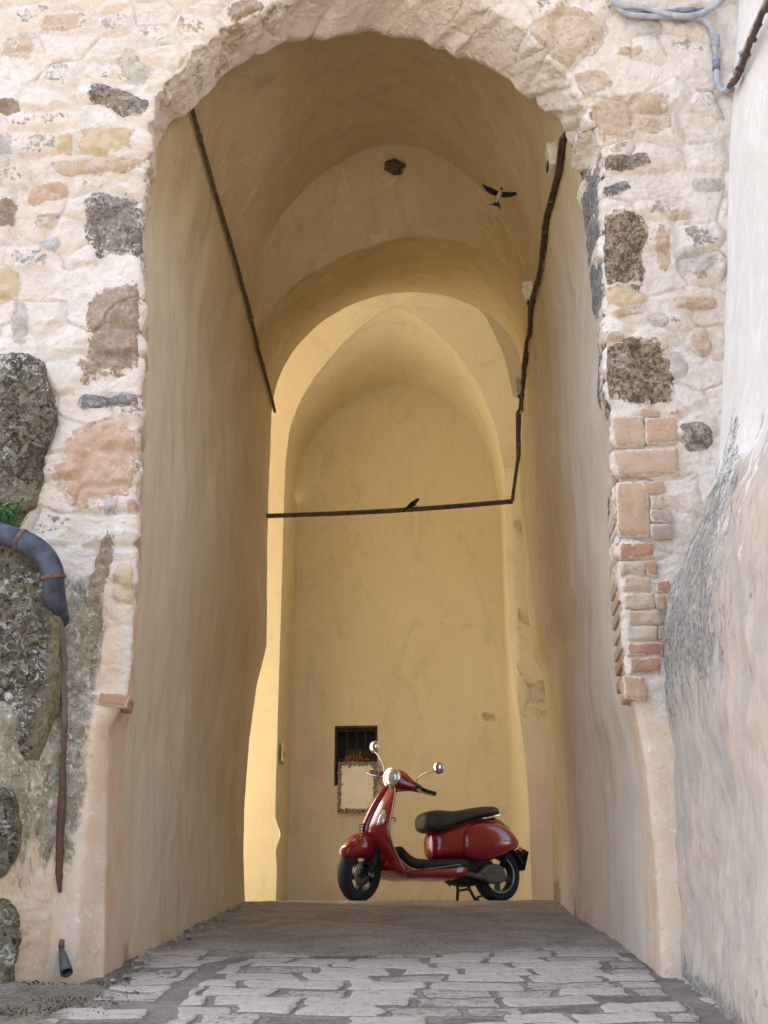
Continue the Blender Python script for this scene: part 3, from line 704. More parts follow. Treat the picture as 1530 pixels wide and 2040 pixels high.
for k_ in (0,): tag(pas, 'ochre limewashed vaulted passage running uphill behind the stone archway', 'passage')
pas.location = (0, 0, 0)
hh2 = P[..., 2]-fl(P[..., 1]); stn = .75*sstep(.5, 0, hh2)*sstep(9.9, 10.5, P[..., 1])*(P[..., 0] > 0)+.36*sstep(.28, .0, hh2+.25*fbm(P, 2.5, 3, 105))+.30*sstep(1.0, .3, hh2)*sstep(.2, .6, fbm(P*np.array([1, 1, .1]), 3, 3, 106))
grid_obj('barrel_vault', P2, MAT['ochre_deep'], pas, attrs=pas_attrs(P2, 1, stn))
# south walls of the cross arms: from the end arch outward
E = P2[-1]; rings = [E]
ec = np.array([-.1, YE, CZ+3.4])
rd = E-ec; rd[:, 1] = 0; lowm = E[:, 2] < CZ+4.9; rd[lowm, 2] = 0; rd /= np.linalg.norm(rd, axis=1, keepdims=True)
for e, dy in ((.03, .03), (.15, .06), (.8, .06), (3.2, .06)):
    q = E+rd*e; q[:, 1] = YE+dy; rings.append(q)
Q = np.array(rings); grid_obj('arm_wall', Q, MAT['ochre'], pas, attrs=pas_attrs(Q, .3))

# ---- groin vaulted crossing with a left arm open to a sunny lane and a right arm, and the end wall
YB, YA, YN = 13.2, 12.3, 10.66
XLW, XRW = -1.40, .80
prof = ats([(592, 985), (598, 905), (615, 862), (645, 824), (700, 778), (755, 752), (800, 744), (850, 757), (900, 786), (950, 840), (978, 905), (992, 985)], YB)
prof = sm1(resample(prof, 120), 7); zS = CZ+5.10
prof[:, 2] = zS+(prof[:, 2]-prof[[0, -1], 2].mean())*(1.0); prof[0, 2] = prof[-1, 2] = zS; fo = sstep(.22, 0, np.linspace(0, 1, 120)); prof[:, 0] += (XLW-prof[0, 0])*fo+(XRW-prof[-1, 0])*fo[::-1]
prof[:, 2] = np.maximum(prof[:, 2], zS); ap = prof[:, 2].max(); ia = prof[:, 2].argmax()
# arm barrel: same rise, pointed, over YN..YA
def yb_back(z): # back half of the arm profile: z -> Y
    s = np.clip((z-zS)/(ap-zS), 0, 1); ym = (YN+YA)/2; return ym+(YA-ym)*np.clip(1-s**1.9, 0, 1)**.62
def yb_front(z):
    s = np.clip(((z-zS)/(ap-zS)-.74)/.26, 0, 1); ym = (YN+YA)/2; return ym-(ym-YN)*np.clip(1-s**1.9, 0, 1)**.62
def ruled(Aa, Bb, n):
    t = np.linspace(0, 1, n)[None, :, None]; return Aa[:, None]*(1-t)+Bb[:, None]*t
def vobj(name, P, **k):
    Nn = grid_normals(P); P = P+Nn*(.012*fbm(P, 1.6, 3, 111)+.004*fbm(P, 9, 3, 112))[..., None]
    return grid_obj(name, P, k.pop('m', MAT['ochre']), pas, attrs=pas_attrs(P, k.pop('worn_k', .25), k.pop('stain', 0), k.pop('pale', 0)))
gb = prof.copy(); gb[:, 1] = yb_back(prof[:, 2]); bk = prof.copy(); bk[:, 1] = YB+.05
gf = prof.copy(); gf[:, 1] = yb_front(prof[:, 2]); fr = prof.copy(); fr[:, 1] = YN
vobj('groin_vault', ruled(gb, bk, 40)); vobj('groin_vault', ruled(fr, gf, 30))
def arm(xs, xend, half):
    zq = half[:, 2]
    for fn in (yb_back, yb_front):
        a = np.c_[half[:, 0], fn(zq), zq]; b_ = a.copy(); b_[:, 0] = xend
        vobj('groin_vault', ruled(a, b_, 50))
XLE, XRE = -3.9, 4.6
arm(XLW, XLE, prof[:ia+1]); arm(XRW, XRE, prof[ia:])
def vwall(name, x0, y0, x1, y1, z0, z1, nu=60, nv=160, **k):
    t = np.linspace(0, 1, nu)[:, None]; z = np.linspace(z0, z1, nv)[None]
    P = np.stack([x0+(x1-x0)*t+0*z, y0+(y1-y0)*t+0*z, z+0*t], -1); return P
zf = FZ-.05
# left corner pier with the swollen foot
Pp = vwall('', XLW, YA, XLE, YA, zf, zS)
foot = .05*np.exp(-((Pp[..., 2]-FZ-.62)/.10)**2)*sstep(XLW-.3, XLW, Pp[..., 0])+.03*sstep(FZ+.6, FZ+.3, Pp[..., 2])*sstep(XLW-.5, XLW, Pp[..., 0])
Pp[..., 0] += foot; vobj('pier', Pp, pale=.15*sstep(1.2, 0, Pp[..., 2]-FZ))
Pp = vwall('', XLW, YA, XLW+.04, YB+.05, zf, zS, 30); Pp[..., 0] += .05*np.exp(-((Pp[..., 2]-FZ-.62)/.10)**2)*sstep(YA+.3, YA, Pp[..., 1])
vobj('pier', Pp, worn_k=.1)
Pp = vwall('', XRW, YB+.05, XRW, YA, zf, zS, 30); zz = Pp[..., 2]-FZ
Pp[..., 0] += .12*sstep(2.6, .9, zz)*sstep(YB, YA, Pp[..., 1]); vobj('pier', Pp)
Pp = vwall('', XRW, YA, XRE, YA, zf, zS, 90); zz = Pp[..., 2]-FZ
Pp[..., 0] += .12*sstep(2.6, .9, zz)*sstep(XRW+.3, XRW, Pp[..., 0])
band = sstep(1.35, 1.75, zz)*sstep(XRW+.02, XRW+.06, Pp[..., 0])*sstep(XRW+.40, XRW+.3, Pp[..., 0])
Pp[..., 1] -= .035*band
vobj('pier', Pp, stain=.42*band, pale=.62*sstep(1.5, 1.0, zz))
# end wall with its window opening
wl = at(667, 1446, YB); wr = at(752, 1565, YB)
wx0, wx1, wz0, wz1 = wl[0], wr[0], wr[2], wl[2]
m = MB()
bxs = np.unique(np.r_[np.linspace(XLW-.1, wx0, 40), np.linspace(wx0, wx1, 14), np.linspace(wx1, XRW+.25, 50)]); bzs = np.unique(np.r_[np.linspace(zf, wz0, 26), np.linspace(wz0, wz1, 20), np.linspace(wz1, ap+.15, 130)])
Xg, Zg = np.meshgrid(bxs, bzs, indexing='ij'); Pg = np.stack([Xg, np.full_like(Xg, YB), Zg], -1)
Pg[..., 1] += (.012*fbm(Pg, 1.2, 3, 121)+.003*fbm(Pg, 12, 3, 122))*np.minimum(1, 6*np.maximum(np.maximum(wx0-Xg, Xg-wx1), np.maximum(wz0-Zg, Zg-wz1)).clip(0, 1))
f = grid_faces(*Xg.shape); cx = Xg.ravel()[f].mean(1); cz = Zg.ravel()[f].mean(1)
f = f[~((cx > wx0) & (cx < wx1) & (cz > wz0) & (cz < wz1))]
def patch(px, py, w, h, sd):
    c = at(px, py, YB); dd = np.hypot((Xg-c[0])/(w/400), (Zg-c[2])/(h/370))+.3*fbm(Pg+sd, 5, 3, sd); return sstep(1.1, .8, dd)
pale = patch(628, 1525, 55, 75, 1)*.8+patch(852, 1525, 30, 55, 2)*.9+patch(975, 1570, 26, 32, 3)*.9+.4*sstep(.8, 0, Zg-FZ)
stn = .24*patch(960, 1060, 220, 40, 5)+.28*patch(1000, 1240, 150, 40, 6)+.3*patch(1000, 1430, 130, 30, 7)+.2*patch(900, 1440, 300, 60, 8)
ew = mesh_obj('end_wall', Pg.reshape(-1, 3), f, MAT['ochre'], pas, attrs=pas_attrs(Pg, .35, stn, pale))
# unseen blocks added: daylight enters only by the arches and the street stays shaded
mass = NT('rendered_masonry'); mass.noise(3); MAT['mass'] = mass.done(mass.mix(mass.noise(4, 5), (.5, .42, .3), (.58, .5, .38)), .9)
bld = pas
for nm, lo, hi in (('light_blocker_roof', (-3.89, YF+.6, CZ+7.4), (4.59, YB+.5, CZ+7.9)), ('light_blocker_rear', (-2.1, YB+.32, CZ-.5), (2.2, YB+1.2, CZ+7.39)),
                   ('sun_blocker_upper', (-7.0, YF+.62, CZ+7.92), (6, YF+2.6, CZ+12.4)), ('light_blocker_side', (-12.0, YF+.9, CZ-2), (-2.4, YE-.05, CZ+7.38)), ('sun_blocker_side', (-14.0, YF+.2, CZ-2), (-7.02, YF+2.6, CZ+13)), ('light_blocker_side', (2.4, YF+.9, CZ-2), (8, YE-.05, CZ+7.3))):
    MB().box(lo, hi).build(nm, MAT['mass'], bld, False)

# ================================================================== RIGHT SIDE WALL (white above, battered and stained below)
sp = ats([(1480, -160), (1462, 100), (1458, 200), (1450, 400), (1444, 600), (1438, 800), (1431, 900), (1418, 985), (1388, 1065), (1354, 1140), (1338, 1210), (1330, 1320), (1325, 1450), (1335, 1600), (1345, 1750), (1355, 1900), (1362, 2010), (1376, 2150)], YF)
sx = sm1(resample(sp[:, [0, 1, 2]], 420), 31)
yy = np.r_[np.linspace(YF+.25, 4.3, 200), np.linspace(4.2, 1.6, 20)]
nz = 520; zz = np.linspace(CZ-1.6, CZ+9, nz); xx = np.interp(zz, sx[::-1, 2], sx[::-1, 0]); xx[zz > sx[:, 2].max()] = sx[0, 0]
P = np.stack([np.repeat(xx[None], len(yy), 0), np.repeat(yy[:, None], nz, 1), np.repeat(zz[None], len(yy), 0)], -1)
h = P[..., 2]-CZ
# the shoulder of the batter wavers
sh = .10*fbm(P*np.array([0, 1, 0]), 2.3, 3, 131)-.11*(6.15-P[..., 1])
P[..., 0] = np.interp((P[..., 2]-sh*sstep(.0, .5, 6.15-P[..., 1])), sx[::-1, 2], sx[::-1, 0])
lowm = sstep(CZ+2.62, CZ+2.22, P[..., 2]-sh+.12*fbm(P, 3, 3, 139))
P[..., 0] -= .10*sstep(.9, -.5, h)*sstep(6.15, 5, P[..., 1])
P[..., 0] -= (.008+.03*lowm)*fbm(P, 3, 4, 132)+(.002+.013*lowm)*fbm(P*np.array([1, 1, .5]), 14, 4, 133, .6)+.03*lowm*fbm(P, 1.1, 2, 134)
shoulder = np.exp(-((h-2.45-sh)/.28)**2)
rock = np.clip(.72*shoulder*sstep(-.3, .2, fbm(P, 4, 3, 135)), 0, 1)
grime = .74*sstep(2.5, 2.25, h-sh)*sstep(1.0, 1.6, h-sh)*(.35+.65*sstep(YF-1.5, YF-.6, P[..., 1]))+.14*sstep(1.9, 1.2, h)+.22*sstep(.7, .2, h)+.75*sstep(.12, -.05, h-fl(P[..., 1])+CZ)+.02
sw = grid_obj('side_wall', P, MAT['side'], None, attrs=dict(lower=lowm.ravel(), rock=rock.ravel(), grime=np.clip(grime, 0, 1).ravel()))
tag(sw, 'white plastered side wall with a stained battered grey foot, right of the archway', 'wall')
# body behind the plaster
MB().box((2.0, 1.6, CZ-1.6), (6, YF+.8, CZ+9)).build('wall_core', MAT['mass'], sw, False)

# ================================================================== STREET
xs = np.linspace(-2.7, 2.4, 500); ys_ = np.r_[np.linspace(2.0, 4.7, 40)[:-1], np.linspace(4.7, 7.4, 380)[:-1], np.linspace(7.4, 11.2, 150)[:-1], np.linspace(11.2, 13.3, 20)]
Xs, Ys = np.meshgrid(xs, ys_, indexing='ij'); Zs = fl(Ys)
Pw = np.stack([Xs, Ys, Xs*0], -1)
wx = fbm(Pw, 2.2, 3, 141)*.075+fbm(Pw, 7, 2, 147)*.02; wy = fbm(Pw+9, 1.6, 3, 142)*.10+fbm(Pw+4, 8, 2, 148)*.018
# three strips of setts split by two long drains that run uphill
dl = -.98+.02*(Ys-6); dr = .98+.0*(Ys-6)
U = Xs+wx; V = Ys+wy
strip = np.where(U < dl, 0, np.where(U < dr, 1, 2)); dist_d = np.minimum(np.abs(U-dl), np.abs(U-dr))
rowh = .215
rowid = np.floor(V/rowh+strip*.37+.12*np.sin(strip*3.1)); fv = (V/rowh+strip*.37+.12*np.sin(strip*3.1))-rowid
z0_ = np.zeros_like(rowid).astype(np.int64); ri = rowid.astype(np.int64)+strip.astype(np.int64)*1000
wln = .25+.22*_hash(ri, z0_, z0_, 3); cu = U/wln+_hash(ri, z0_+1, z0_, 4)*7; ci = np.floor(cu); fu = cu-ci
# random joints: some neighbours fuse, joints vary
rnd = _hash(ri, ci.astype(np.int64), z0_, 8); rnd2 = _hash(ri, ci.astype(np.int64), z0_+1, 9)
du = np.minimum(fu, 1-fu)*wln; dv = np.minimum(fv, 1-fv)*rowh
jw = .006+.013*rnd2
sd = np.minimum(np.minimum(du, dv), np.where(dist_d < .3, dist_d-.040, 9))-jw
sett = sstep(-.006, .012, sd+.016*fbm(Pw, 10, 4, 143, .6))
sett = sett*(.35+.65*(rnd > .10))*(.55+.45*(rnd2 > .22))
tar = np.clip(sstep(6.5, 7.5, Ys+.45*fbm(Pw, 1.8, 4, 144)+.22*sstep(.3, 1.2, np.abs(Xs))*0), 0, 1)
tar = np.maximum(tar, .0)
dirt = np.clip(sstep(-1.15, -1.38, Xs)*.75*sstep(8.2, 6, Ys)+sstep(1.18, 1.4, Xs)*.6, 0, 1)
green = np.clip(sstep(-1.28, -1.5, Xs)*sstep(6.3, 5.4, Ys)*.48+.0*Xs, 0, 1)
Zs = Zs+(1-tar)*sett*(.007+.011*rnd)+.008*fbm(Pw, 5, 4, 145)+.012*fbm(Pw, 1.3, 2, 146)*(1-tar)-(1-tar)*(.004)+.05*sstep(-1.15, -1.6, Xs)*sstep(6.8, 6, Ys)*fbm(Pw, 3, 3, 149)
grid = np.stack([Xs, Ys, Zs], -1)
st_o = grid_obj('street', grid, MAT['paving'], None, attrs=dict(sett=(sett*(1-tar*.0)).ravel(), rnd=rnd.ravel(), tar=tar.ravel(), dirt=dirt.ravel(), green=green.ravel()))
tag(st_o, 'limestone sett ramp rising into the passage', None, None, 'structure')
gm = NT('pale_ground'); MAT['ground'] = gm.done(gm.mix(gm.ramp(gm.sep('y'), 6, 7), gm.mix(gm.noise(2, 6), (.24, .215, .185), (.30, .27, .23)), gm.mix(gm.noise(2, 6), (.46, .40, .32), (.54, .48, .39))), .9)
gy = np.array([-60, -20, -6, -2, 0, 2, 4.6, 6, 8, 10.3, 10.6, 11, 13, 20, 60.]); gx = np.linspace(-60, 60, 13)
Xg2, Yg2 = np.meshgrid(gx, gy, indexing='ij'); gr = grid_obj('ground', np.stack([Xg2, Yg2, fl(Yg2)-.03], -1), MAT['ground'])
gr['kind'] = 'structure'
from mathutils.bvhtree import BVHTree
def hit(px, py, name='barrel_vault'):
    o = bpy.data.objects[name]; me = o.data
    if name not in _bv: _bv[name] = BVHTree.FromPolygons([v.co.copy() for v in me.vertices], [tuple(p.vertices) for p in me.polygons])
    dvec = Vector(_f + _r*(px-PW/2)/F + _u*(PH/2-py)/F).normalized()
    loc, n, i, d_ = _bv[name].ray_cast(Vector((0, 0, CZ)), dvec)
    if loc is None: return hit(px+4, py, name)
    if n.dot(dvec) > 0: n = -n
    return loc, n
_bv = {}
def on_face(px, py, off=0.0):
    Y = YF
    for _ in range(6):
        p = at(px, py, Y); Y = float(face_y(np.array([p[0]]), np.array([p[2]]))[0])-off
    return Vector(at(px, py, Y))
MAT.update(
    bluepipe=simple('slate_blue_pipe_paint', (.056, .060, .082), .55, 0, .45, 14, .3), rustring=simple('rusty_collar', (.13, .075, .055), .8, 0, .4, 30),
    rust=m_rust(), grey_conduit=simple('grey_plastic_conduit', (.36, .37, .39), .55, 0, .2, 20), blue_conduit=simple('blue_grey_conduit', (.17, .20, .26), .55, 0, .3, 16),
    brown_cable=simple('brown_cable', (.085, .055, .036), .75, 0, .45, 25), white_box=simple('yellowed_plastic', (.62, .54, .40), .5), grey_box=simple('grey_plastic_box', (.42, .39, .32), .5),
    black=simple('black_rubber', (.012, .012, .013), .6, 0, .25, 40), dark=simple('dark_plastic', (.02, .02, .023), .45, 0, .25, 30), tyre=simple('tyre_rubber', (.014, .015, .018), .75, 0, .2, 60),
    seat=simple('brown_black_vinyl', (.035, .027, .023), .5, 0, .2, 60), chrome=simple('chrome', (.78, .78, .77), .1, 1, .05, 30), alu=simple('satin_aluminium', (.34, .33, .31), .38, 1, .15, 40),
    case=simple('engine_case_paint', (.11, .10, .088), .5, .3, .2, 40), rim=simple('dark_wheel_rim', (.045, .047, .05), .38, .5, .2, 40), engine=simple('oily_engine_metal', (.016, .016, .017), .55, .3, .4, 40),
    lens=simple('headlamp_glass', (.62, .72, .72), .06, .55, .15, 30, .8, 1), clear=simple('clear_indicator_lens', (.62, .62, .62), .12, .4, .2, 60, .7, 1), amber=simple('amber_lens', (.75, .24, .04), .25), redlens=simple('red_lens', (.30, .015, .01), .2, 0, .1, 30, .5, 1),
    board=simple('cream_plaster_board', (.80, .76, .62), .9, 0, .06, 9), pebble=simple('grey_pebbles', (.26, .23, .19), .9, 0, .6, 40), iron=simple('wrought_iron', (.05, .045, .042), .7, .2, .3, 30),
    winwood=simple('dark_brown_window_wood', (.055, .035, .024), .7, 0, .35, 12), glass=simple('dark_window_glass', (.010, .011, .014), .55, 0, .2, 6, .2),
    dry=simple('dried_flowers', (.30, .13, .06), .9, 0, .5, 30), leaf=simple('fern_leaf', (.05, .13, .035), .7, 0, .4, 8), moss=simple('moss_blades', (.085, .095, .04), .8, 0, .4, 10), mud=m_stone('mud_nest', (.10, .075, .055), (.15, .115, .085), (.03, .024, .02), .5, (.24, .19, .14), .1),
    spout=simple('faded_blue_plastic', (.075, .092, .095), .55, 0, .3, 14), plate=simple('switch_plate', (.66, .60, .46), .5), terracotta=simple('terracotta', (.3, .14, .08), .85))
t = NT('red_lacquer'); MAT['red'] = t.done(t.mix(t.noise(6, 3, obj=True), (.235, .004, .012), (.27, .006, .015)), .24, .5, Coat_Weight=1.0, Coat_Roughness=.03)

# ------------------------------------------------------------------ boulders and rock at the left
def boulder(px, py, w, h, m, label, depth=.17, seed=0, n=2.6, edge=.75):
    c = on_face(px, py, 0); sc = 2640/(c.y*math.cos(TH)+(c.z-CZ)*math.sin(TH))
    hw, hh = w/sc, h/sc*1.12
    nu, nv = 150, 110; P = np.zeros((nu, nv, 3))
    th = np.linspace(0, 2*math.pi, nu)[:, None]; ph = np.linspace(0, math.pi, nv)[None]
    s = lambda x, e: np.sign(x)*np.abs(x)**e
    e = 2/n
    P[..., 0] = hw*s(np.cos(th), e)*s(np.sin(ph), .75); P[..., 2] = hh*s(np.sin(th), e)*s(np.sin(ph), .75); P[..., 1] = -depth*s(np.cos(ph), .6)+0*th
    N = P/np.maximum(np.linalg.norm(P, axis=-1, keepdims=True), 1e-6)
    P += N*(.07*fbm(P+seed*3, 2.6, 3, 160+seed)+.035*fbm(P+seed, 9, 3, 170+seed)+.014*fbm(P, 34, 3, 180+seed))[..., None]
    P[-1] = P[0]
    P += np.array(c)
    ph_ = np.abs(np.cos(ph))+0*th; o = grid_obj('boulder', P, MAT[m], attrs=dict(edge=(edge*(1-ph_)).ravel())); tag(o, label, 'boulder', 'rocks bedded in the left buttress'); return o
boulder(-8, 878, 112, 178, 'lichen', 'dark lichen speckled upright boulder above the blue pipe elbow', .09, 1, 3.4)
boulder(-6, 1345, 116, 245, 'lichen', 'big dark lichen covered boulder under the blue pipe elbow', .11, 2, 2.4, 1.15)
boulder(-4, 1655, 46, 80, 'lichen', 'small dark rock at the edge, lower than the big boulder', .05, 3)
boulder(-14, 1890, 48, 85, 'lichen_b', 'olive mossy rock near the ground at the far left', .05, 4)

# ------------------------------------------------------------------ downpipe
dp = empty('downpipe'); tag(dp, 'blue grey elbow pipe dropping into a thin rusty pipe on the buttress', 'pipe')
Yp = on_face(100, 1140, .04).y-.22
cl = [at(x, y, Yp+dy) for x, y, dy in [(-190, 1022, .0), (-60, 1045, 0), (0, 1062, 0), (42, 1077, .0)]]
el = [at(x, y, Yp+dy) for x, y, dy in [(42, 1077, 0), (66, 1088, 0), (86, 1104, .0), (100, 1126, .005), (106, 1150, .01)]]
dn = [at(x, y, Yp+dy) for x, y, dy in [(106, 1150, .01), (109, 1178, .025), (113, 1203, .08), (120, 1236, .22)]]
rp = .051
MB().tube(smooth_poly(cl, 2), rp, 24).build('pipe', MAT['bluepipe'], dp)
MB().tube(smooth_poly(el, 2), rp*1.06, 24).build('elbow', MAT['bluepipe'], dp)
dq = smooth_poly(dn, 2); MB().tube(dq, list(np.linspace(rp*1.0, rp*.85, len(dq))), 24).build('pipe', MAT['bluepipe'], dp)
def collar(p, q, name='collar'):
    p, q = Vector(p), Vector(q); dd = (q-p).normalized()
    MB().tube([p-dd*.010, p-dd*.008, p+dd*.008, p+dd*.010], [rp*1.06, rp*1.13, rp*1.13, rp*1.06], 24).build(name, MAT['rustring'], dp)
collar(cl[-1], el[1]); collar(el[-1], dn[1]); collar(cl[1], cl[2])
lo_px = [(117, 1215), (123, 1280), (127, 1370), (127, 1460), (125, 1560), (121, 1650), (118, 1710), (120, 1778)]
lo_p = [on_face(x, y, .012+.12*float(sstep(1620, 1215, y))) for x, y in lo_px]; lo_s = smooth_poly([tuple(p) for p in lo_p], 2)
m = MB(); rr_ = [.016+.0015*math.sin(i*.31) for i in range(len(lo_s))]; rr_[-1] = .006; rr_[-2] = .012; lo_s = resample(lo_s, 120); rr_ = np.interp(np.linspace(0, 1, 120), np.linspace(0, 1, len(rr_)), rr_); m.tube([tuple(v) for v in lo_s], list(rr_), 14); _v = np.array(m.v); _n = fbm(_v, 22, 4, 301, .6); _c = np.repeat(lo_s, 14, 0); m.v = list(_c+(_v-_c)*(1+.55*_n[:, None])+np.array([1, 0, 0])*(.006*fbm(_v*np.array([0, 0, 1]), 9, 3, 302))[:, None])
zz_ = np.array([v[2] for v in m.v]); 
o = mesh_obj('thin_pipe', m.v, m.f, MAT['rust'], dp, attrs=dict(rust=np.clip((CZ+1.75-zz_)/1.0, 0, 1)*.9)); o['label'] = 'thin pipe rusted through toward its foot'
# spout near the ground
sp_o = empty('drain_spout'); tag(sp_o, 'broken faded blue plastic drain spout sticking out at ground level', 'spout')
p0 = on_face(122, 1888, -.01); p1 = on_face(133, 1938, .10)
MB().tube([p0, p0.lerp(p1, .35), p0.lerp(p1, .8), p1], [.009, .018, .026, .027], 18, False).build('funnel', MAT['spout'], sp_o).modifiers.new('solid', 'SOLIDIFY').thickness = .004
MB().tube([on_face(124, 1872, .0), p0], [.011, .014], 10).build('stub_pipe', MAT['rustring'], sp_o)
MB().lathe([(0, .001), (0, .021)], 'z', 18, Matrix.Translation(p0.lerp(p1, .55)) @ (p1-p0).to_track_quat('Z', 'Y').to_matrix().to_4x4()).build('dark_mouth', MAT['black'], sp_o)

# ------------------------------------------------------------------ plants and moss
def tuft(name, n, place, ln, wd, mat, label, cat, up=.6, parent=None):
    m = MB()
    for i in range(n):
        p = place(); dvec = Vector((random.gauss(0, .6), random.uniform(-1.1, .1), random.gauss(up, .5))).normalized(); L_ = ln*random.uniform(.5, 1.2); s_ = dvec.cross(Vector((random.gauss(0, 1), random.gauss(0, 1), random.gauss(0, 1)))).normalized()*wd*random.uniform(.6, 1.3)
        q = p+dvec*L_*.55; e = p+dvec*L_+Vector((0, 0, -L_*.25)); m.add([p-s_*.3, p+s_*.3, q+s_, e, q-s_], [(0, 1, 2, 3, 4)])
    o = m.build(name, mat, parent, False); return o
pc = on_face(6, 1030, .10)
o = tuft('wall_plant', 420, lambda: pc+Vector((random.gauss(-.02, .045), random.gauss(0, .03), random.gauss(-.01, .035))), .035, .008, MAT['leaf'], '', ''); tag(o, 'small bright green plant growing in the gap above the blue pipe', 'plant')
def mplace():
    while 1:
        X = random.uniform(-2.2, -1.15); Y = random.uniform(5.0, 6.1)
        if random.random() < sstep(-1.0, -1.75, X+.25*(Y-5.6)): 
            P_ = np.array([[X, Y, 0]]); 
            if fbm(P_, 4, 3, 7)[0] > -.1: return Vector((X, Y, float(fl(Y))+.005))
o = tuft('moss', 2600, mplace, .016, .0035, MAT['moss'], '', ''); tag(o, None, None, None, 'stuff')
# crumbled mortar along the foot of the walls
m = MB()
for i in range(150):
    Y = random.uniform(5.0, 10.2); s_ = random.choice((-1, 1))
    if s_ < 0: X = -1.42+random.uniform(0, .10)*(1 if Y > 6.3 else 2.5)
    else: X = (1.22-.03*(Y-6))*1.0-random.uniform(0, .08)
    if s_ > 0 and Y > 6.4: X = float(np.interp(Y, [6.5, 10.6], [1.12, .98]))-random.uniform(0, .06)
    r_ = random.uniform(.006, .022); m.blob((X, Y, float(fl(Y))+r_*.3), (r_*1.3, r_, r_*.7), 6, 4, None, .6, i)
o = m.build('rubble_crumbs', MAT['pebble'], None, False); tag(o, None, None, None, 'stuff')

# ------------------------------------------------------------------ cables and conduits
def spline(pts, it=3): return smooth_poly([tuple(p) for p in pts], it)
iL, iR = nW-1, nW-1+nV-1
left_line = P2[4:, iL] + np.array([.028, 0, -.0]); right_line = P2[4:, iR] + np.array([-.026, 0, 0])
cl_o = empty('left_conduit'); cl_o.name = 'ceiling_conduit'; tag(cl_o, 'straight thin dark conduit along the left springing of the vault', 'conduit')
MB().tube(list(left_line[::6])+[left_line[-1]], .0145, 10).build('tube', MAT['brown_cable'], cl_o)
for k in range(20, len(left_line)-3, 48):
    m = MB(); p = left_line[k]; dvec = Vector(left_line[k+2]-left_line[k-2]).normalized()
    m.tube([Vector(p)-dvec*.012, Vector(p)+dvec*.012], .019, 10); m.build('clip', MAT['rustring'], cl_o)
cb = empty('cable_bundle'); tag(cb, 'thick brown bundle of cables along the right springing, crossing the end arch', 'cables')
endz = at(1021, 998, 10.5)
main = [right_line[0]+np.array([.12, -.14, .10])]+[right_line[k] for k in range(0, len(right_line), 8)]
def wob(pts, amp, fr, sd):
    pts = np.array(pts); return pts+np.stack([vnoise(np.c_[pts[:, 1]*fr, pts[:, 2]*fr, pts[:, 0]*0+sd+k*9.1], 5) for k in range(3)], 1)*amp
down = [right_line[-1]+np.array([-.02, -.06, 0])*1.0, (right_line[-1]+endz)/2+np.array([.02, -.03, 0]), endz]
dense = resample(np.array(list(main)+down), 260)
for i, (r_, am, dx) in enumerate(((.0135, .006, 0), (.009, .010, -.012), (.007, .014, .009), (.006, .018, .016))):
    q = wob(dense, am, 3.1, i*3.3); q[:, 0] += dx*.8; q[:, 2] += dx*.5
    MB().tube([tuple(p) for p in q], r_, 8).build('cable', MAT['brown_cable'], cb)
for k in range(8, 255, 19):
    m = MB(); p = Vector(dense[k]); dvec = Vector(dense[k+1]-dense[k-1]).normalized(); m.tube([p-dvec*.008, p+dvec*.008], .020+.003*random.random(), 9); m.build('cable_tie', MAT['rustring'], cb)
cx0 = at(530, 1027, 10.5)
row = resample(np.array([cx0, endz]), 90)
row[:, 2] -= .02*np.sin(np.linspace(0, math.pi, 90))
for i, (r_, am) in enumerate(((.012, .003), (.008, .016), (.007, .02))):
    q = wob(row, am, 3.7, 20+i*4); q[:, 2] += (0, .012, -.010)[i]
    MB().tube([tuple(p) for p in q], r_, 8).build('cable' if i else 'tie_rod', MAT['brown_cable'], cb)
for k in range(4, 88, 9):
    m = MB(); p = Vector(row[k]); dvec = Vector(row[k+1]-row[k-1]).normalized(); m.tube([p-dvec*.006, p+dvec*.006], .018, 8); m.build('cable_tie', MAT['rustring'], cb)
def side_pt(px, py, off=.03):
    """point on the side wall (white part) seen at a photo position"""
    best = None
    for Y in np.linspace(4.0, 6.2, 200):
        p = at(px, py, Y); xw = float(np.interp(p[2], sx[::-1, 2], sx[::-1, 0]))-off
        if best is None or abs(p[0]-xw) < best[0]: best = (abs(p[0]-xw), p)
    return best[1]
fc = lambda x, y, o=.03: np.array(on_face(x, y, o))
gc = empty('grey_conduit_run'); tag(gc, 'looped grey and blue conduits clipped in the upper right corner', 'conduit')
MB().tube(spline([fc(1216, -60), fc(1218, 0, .05), fc(1236, 14, .05), fc(1275, 12, .05), fc(1320, 26, .05), fc(1365, 35, .05), fc(1410, 24, .05), fc(1452, -12, .05), fc(1470, -60)]), .018, 10).build('conduit', MAT['grey_conduit'], gc)
MB().tube(spline([fc(1222, 6), fc(1240, 28), fc(1290, 33), fc(1360, 34), fc(1402, 38), fc(1420, 60), fc(1426, 100), fc(1427, 140), fc(1430, 172, .04), side_pt(1444, 184, .05), side_pt(1460, 168), side_pt(1475, 128), side_pt(1500, 62), side_pt(1540, -25)]), .017, 10).build('conduit', MAT['grey_conduit'], gc)
MB().tube(spline([fc(1246, 30, .02), fc(1300, 24, .02), fc(1352, 22, .02), fc(1404, 20, .02)], 1), .013, 10).build('conduit', MAT['blue_conduit'], gc)
MB().tube([fc(1346, 22, .02), fc(1384, 21, .02)], .020, 10).build('coupling', MAT['blue_conduit'], gc)
MB().tube([fc(1426, 72, .035), fc(1426, 92, .035)], .024, 10).build('coupling', MAT['grey_conduit'], gc); MB().tube([fc(1427, 120, .035), fc(1427, 140, .035)], .022, 10).build('coupling', MAT['blue_conduit'], gc)
for p in (side_pt(1452, 178), side_pt(1470, 142), side_pt(1482, 106)): MB().blob(p, (.028, .03, .02), 8, 6, None, .4, 3).build('clamp', MAT['grey_conduit'], gc)
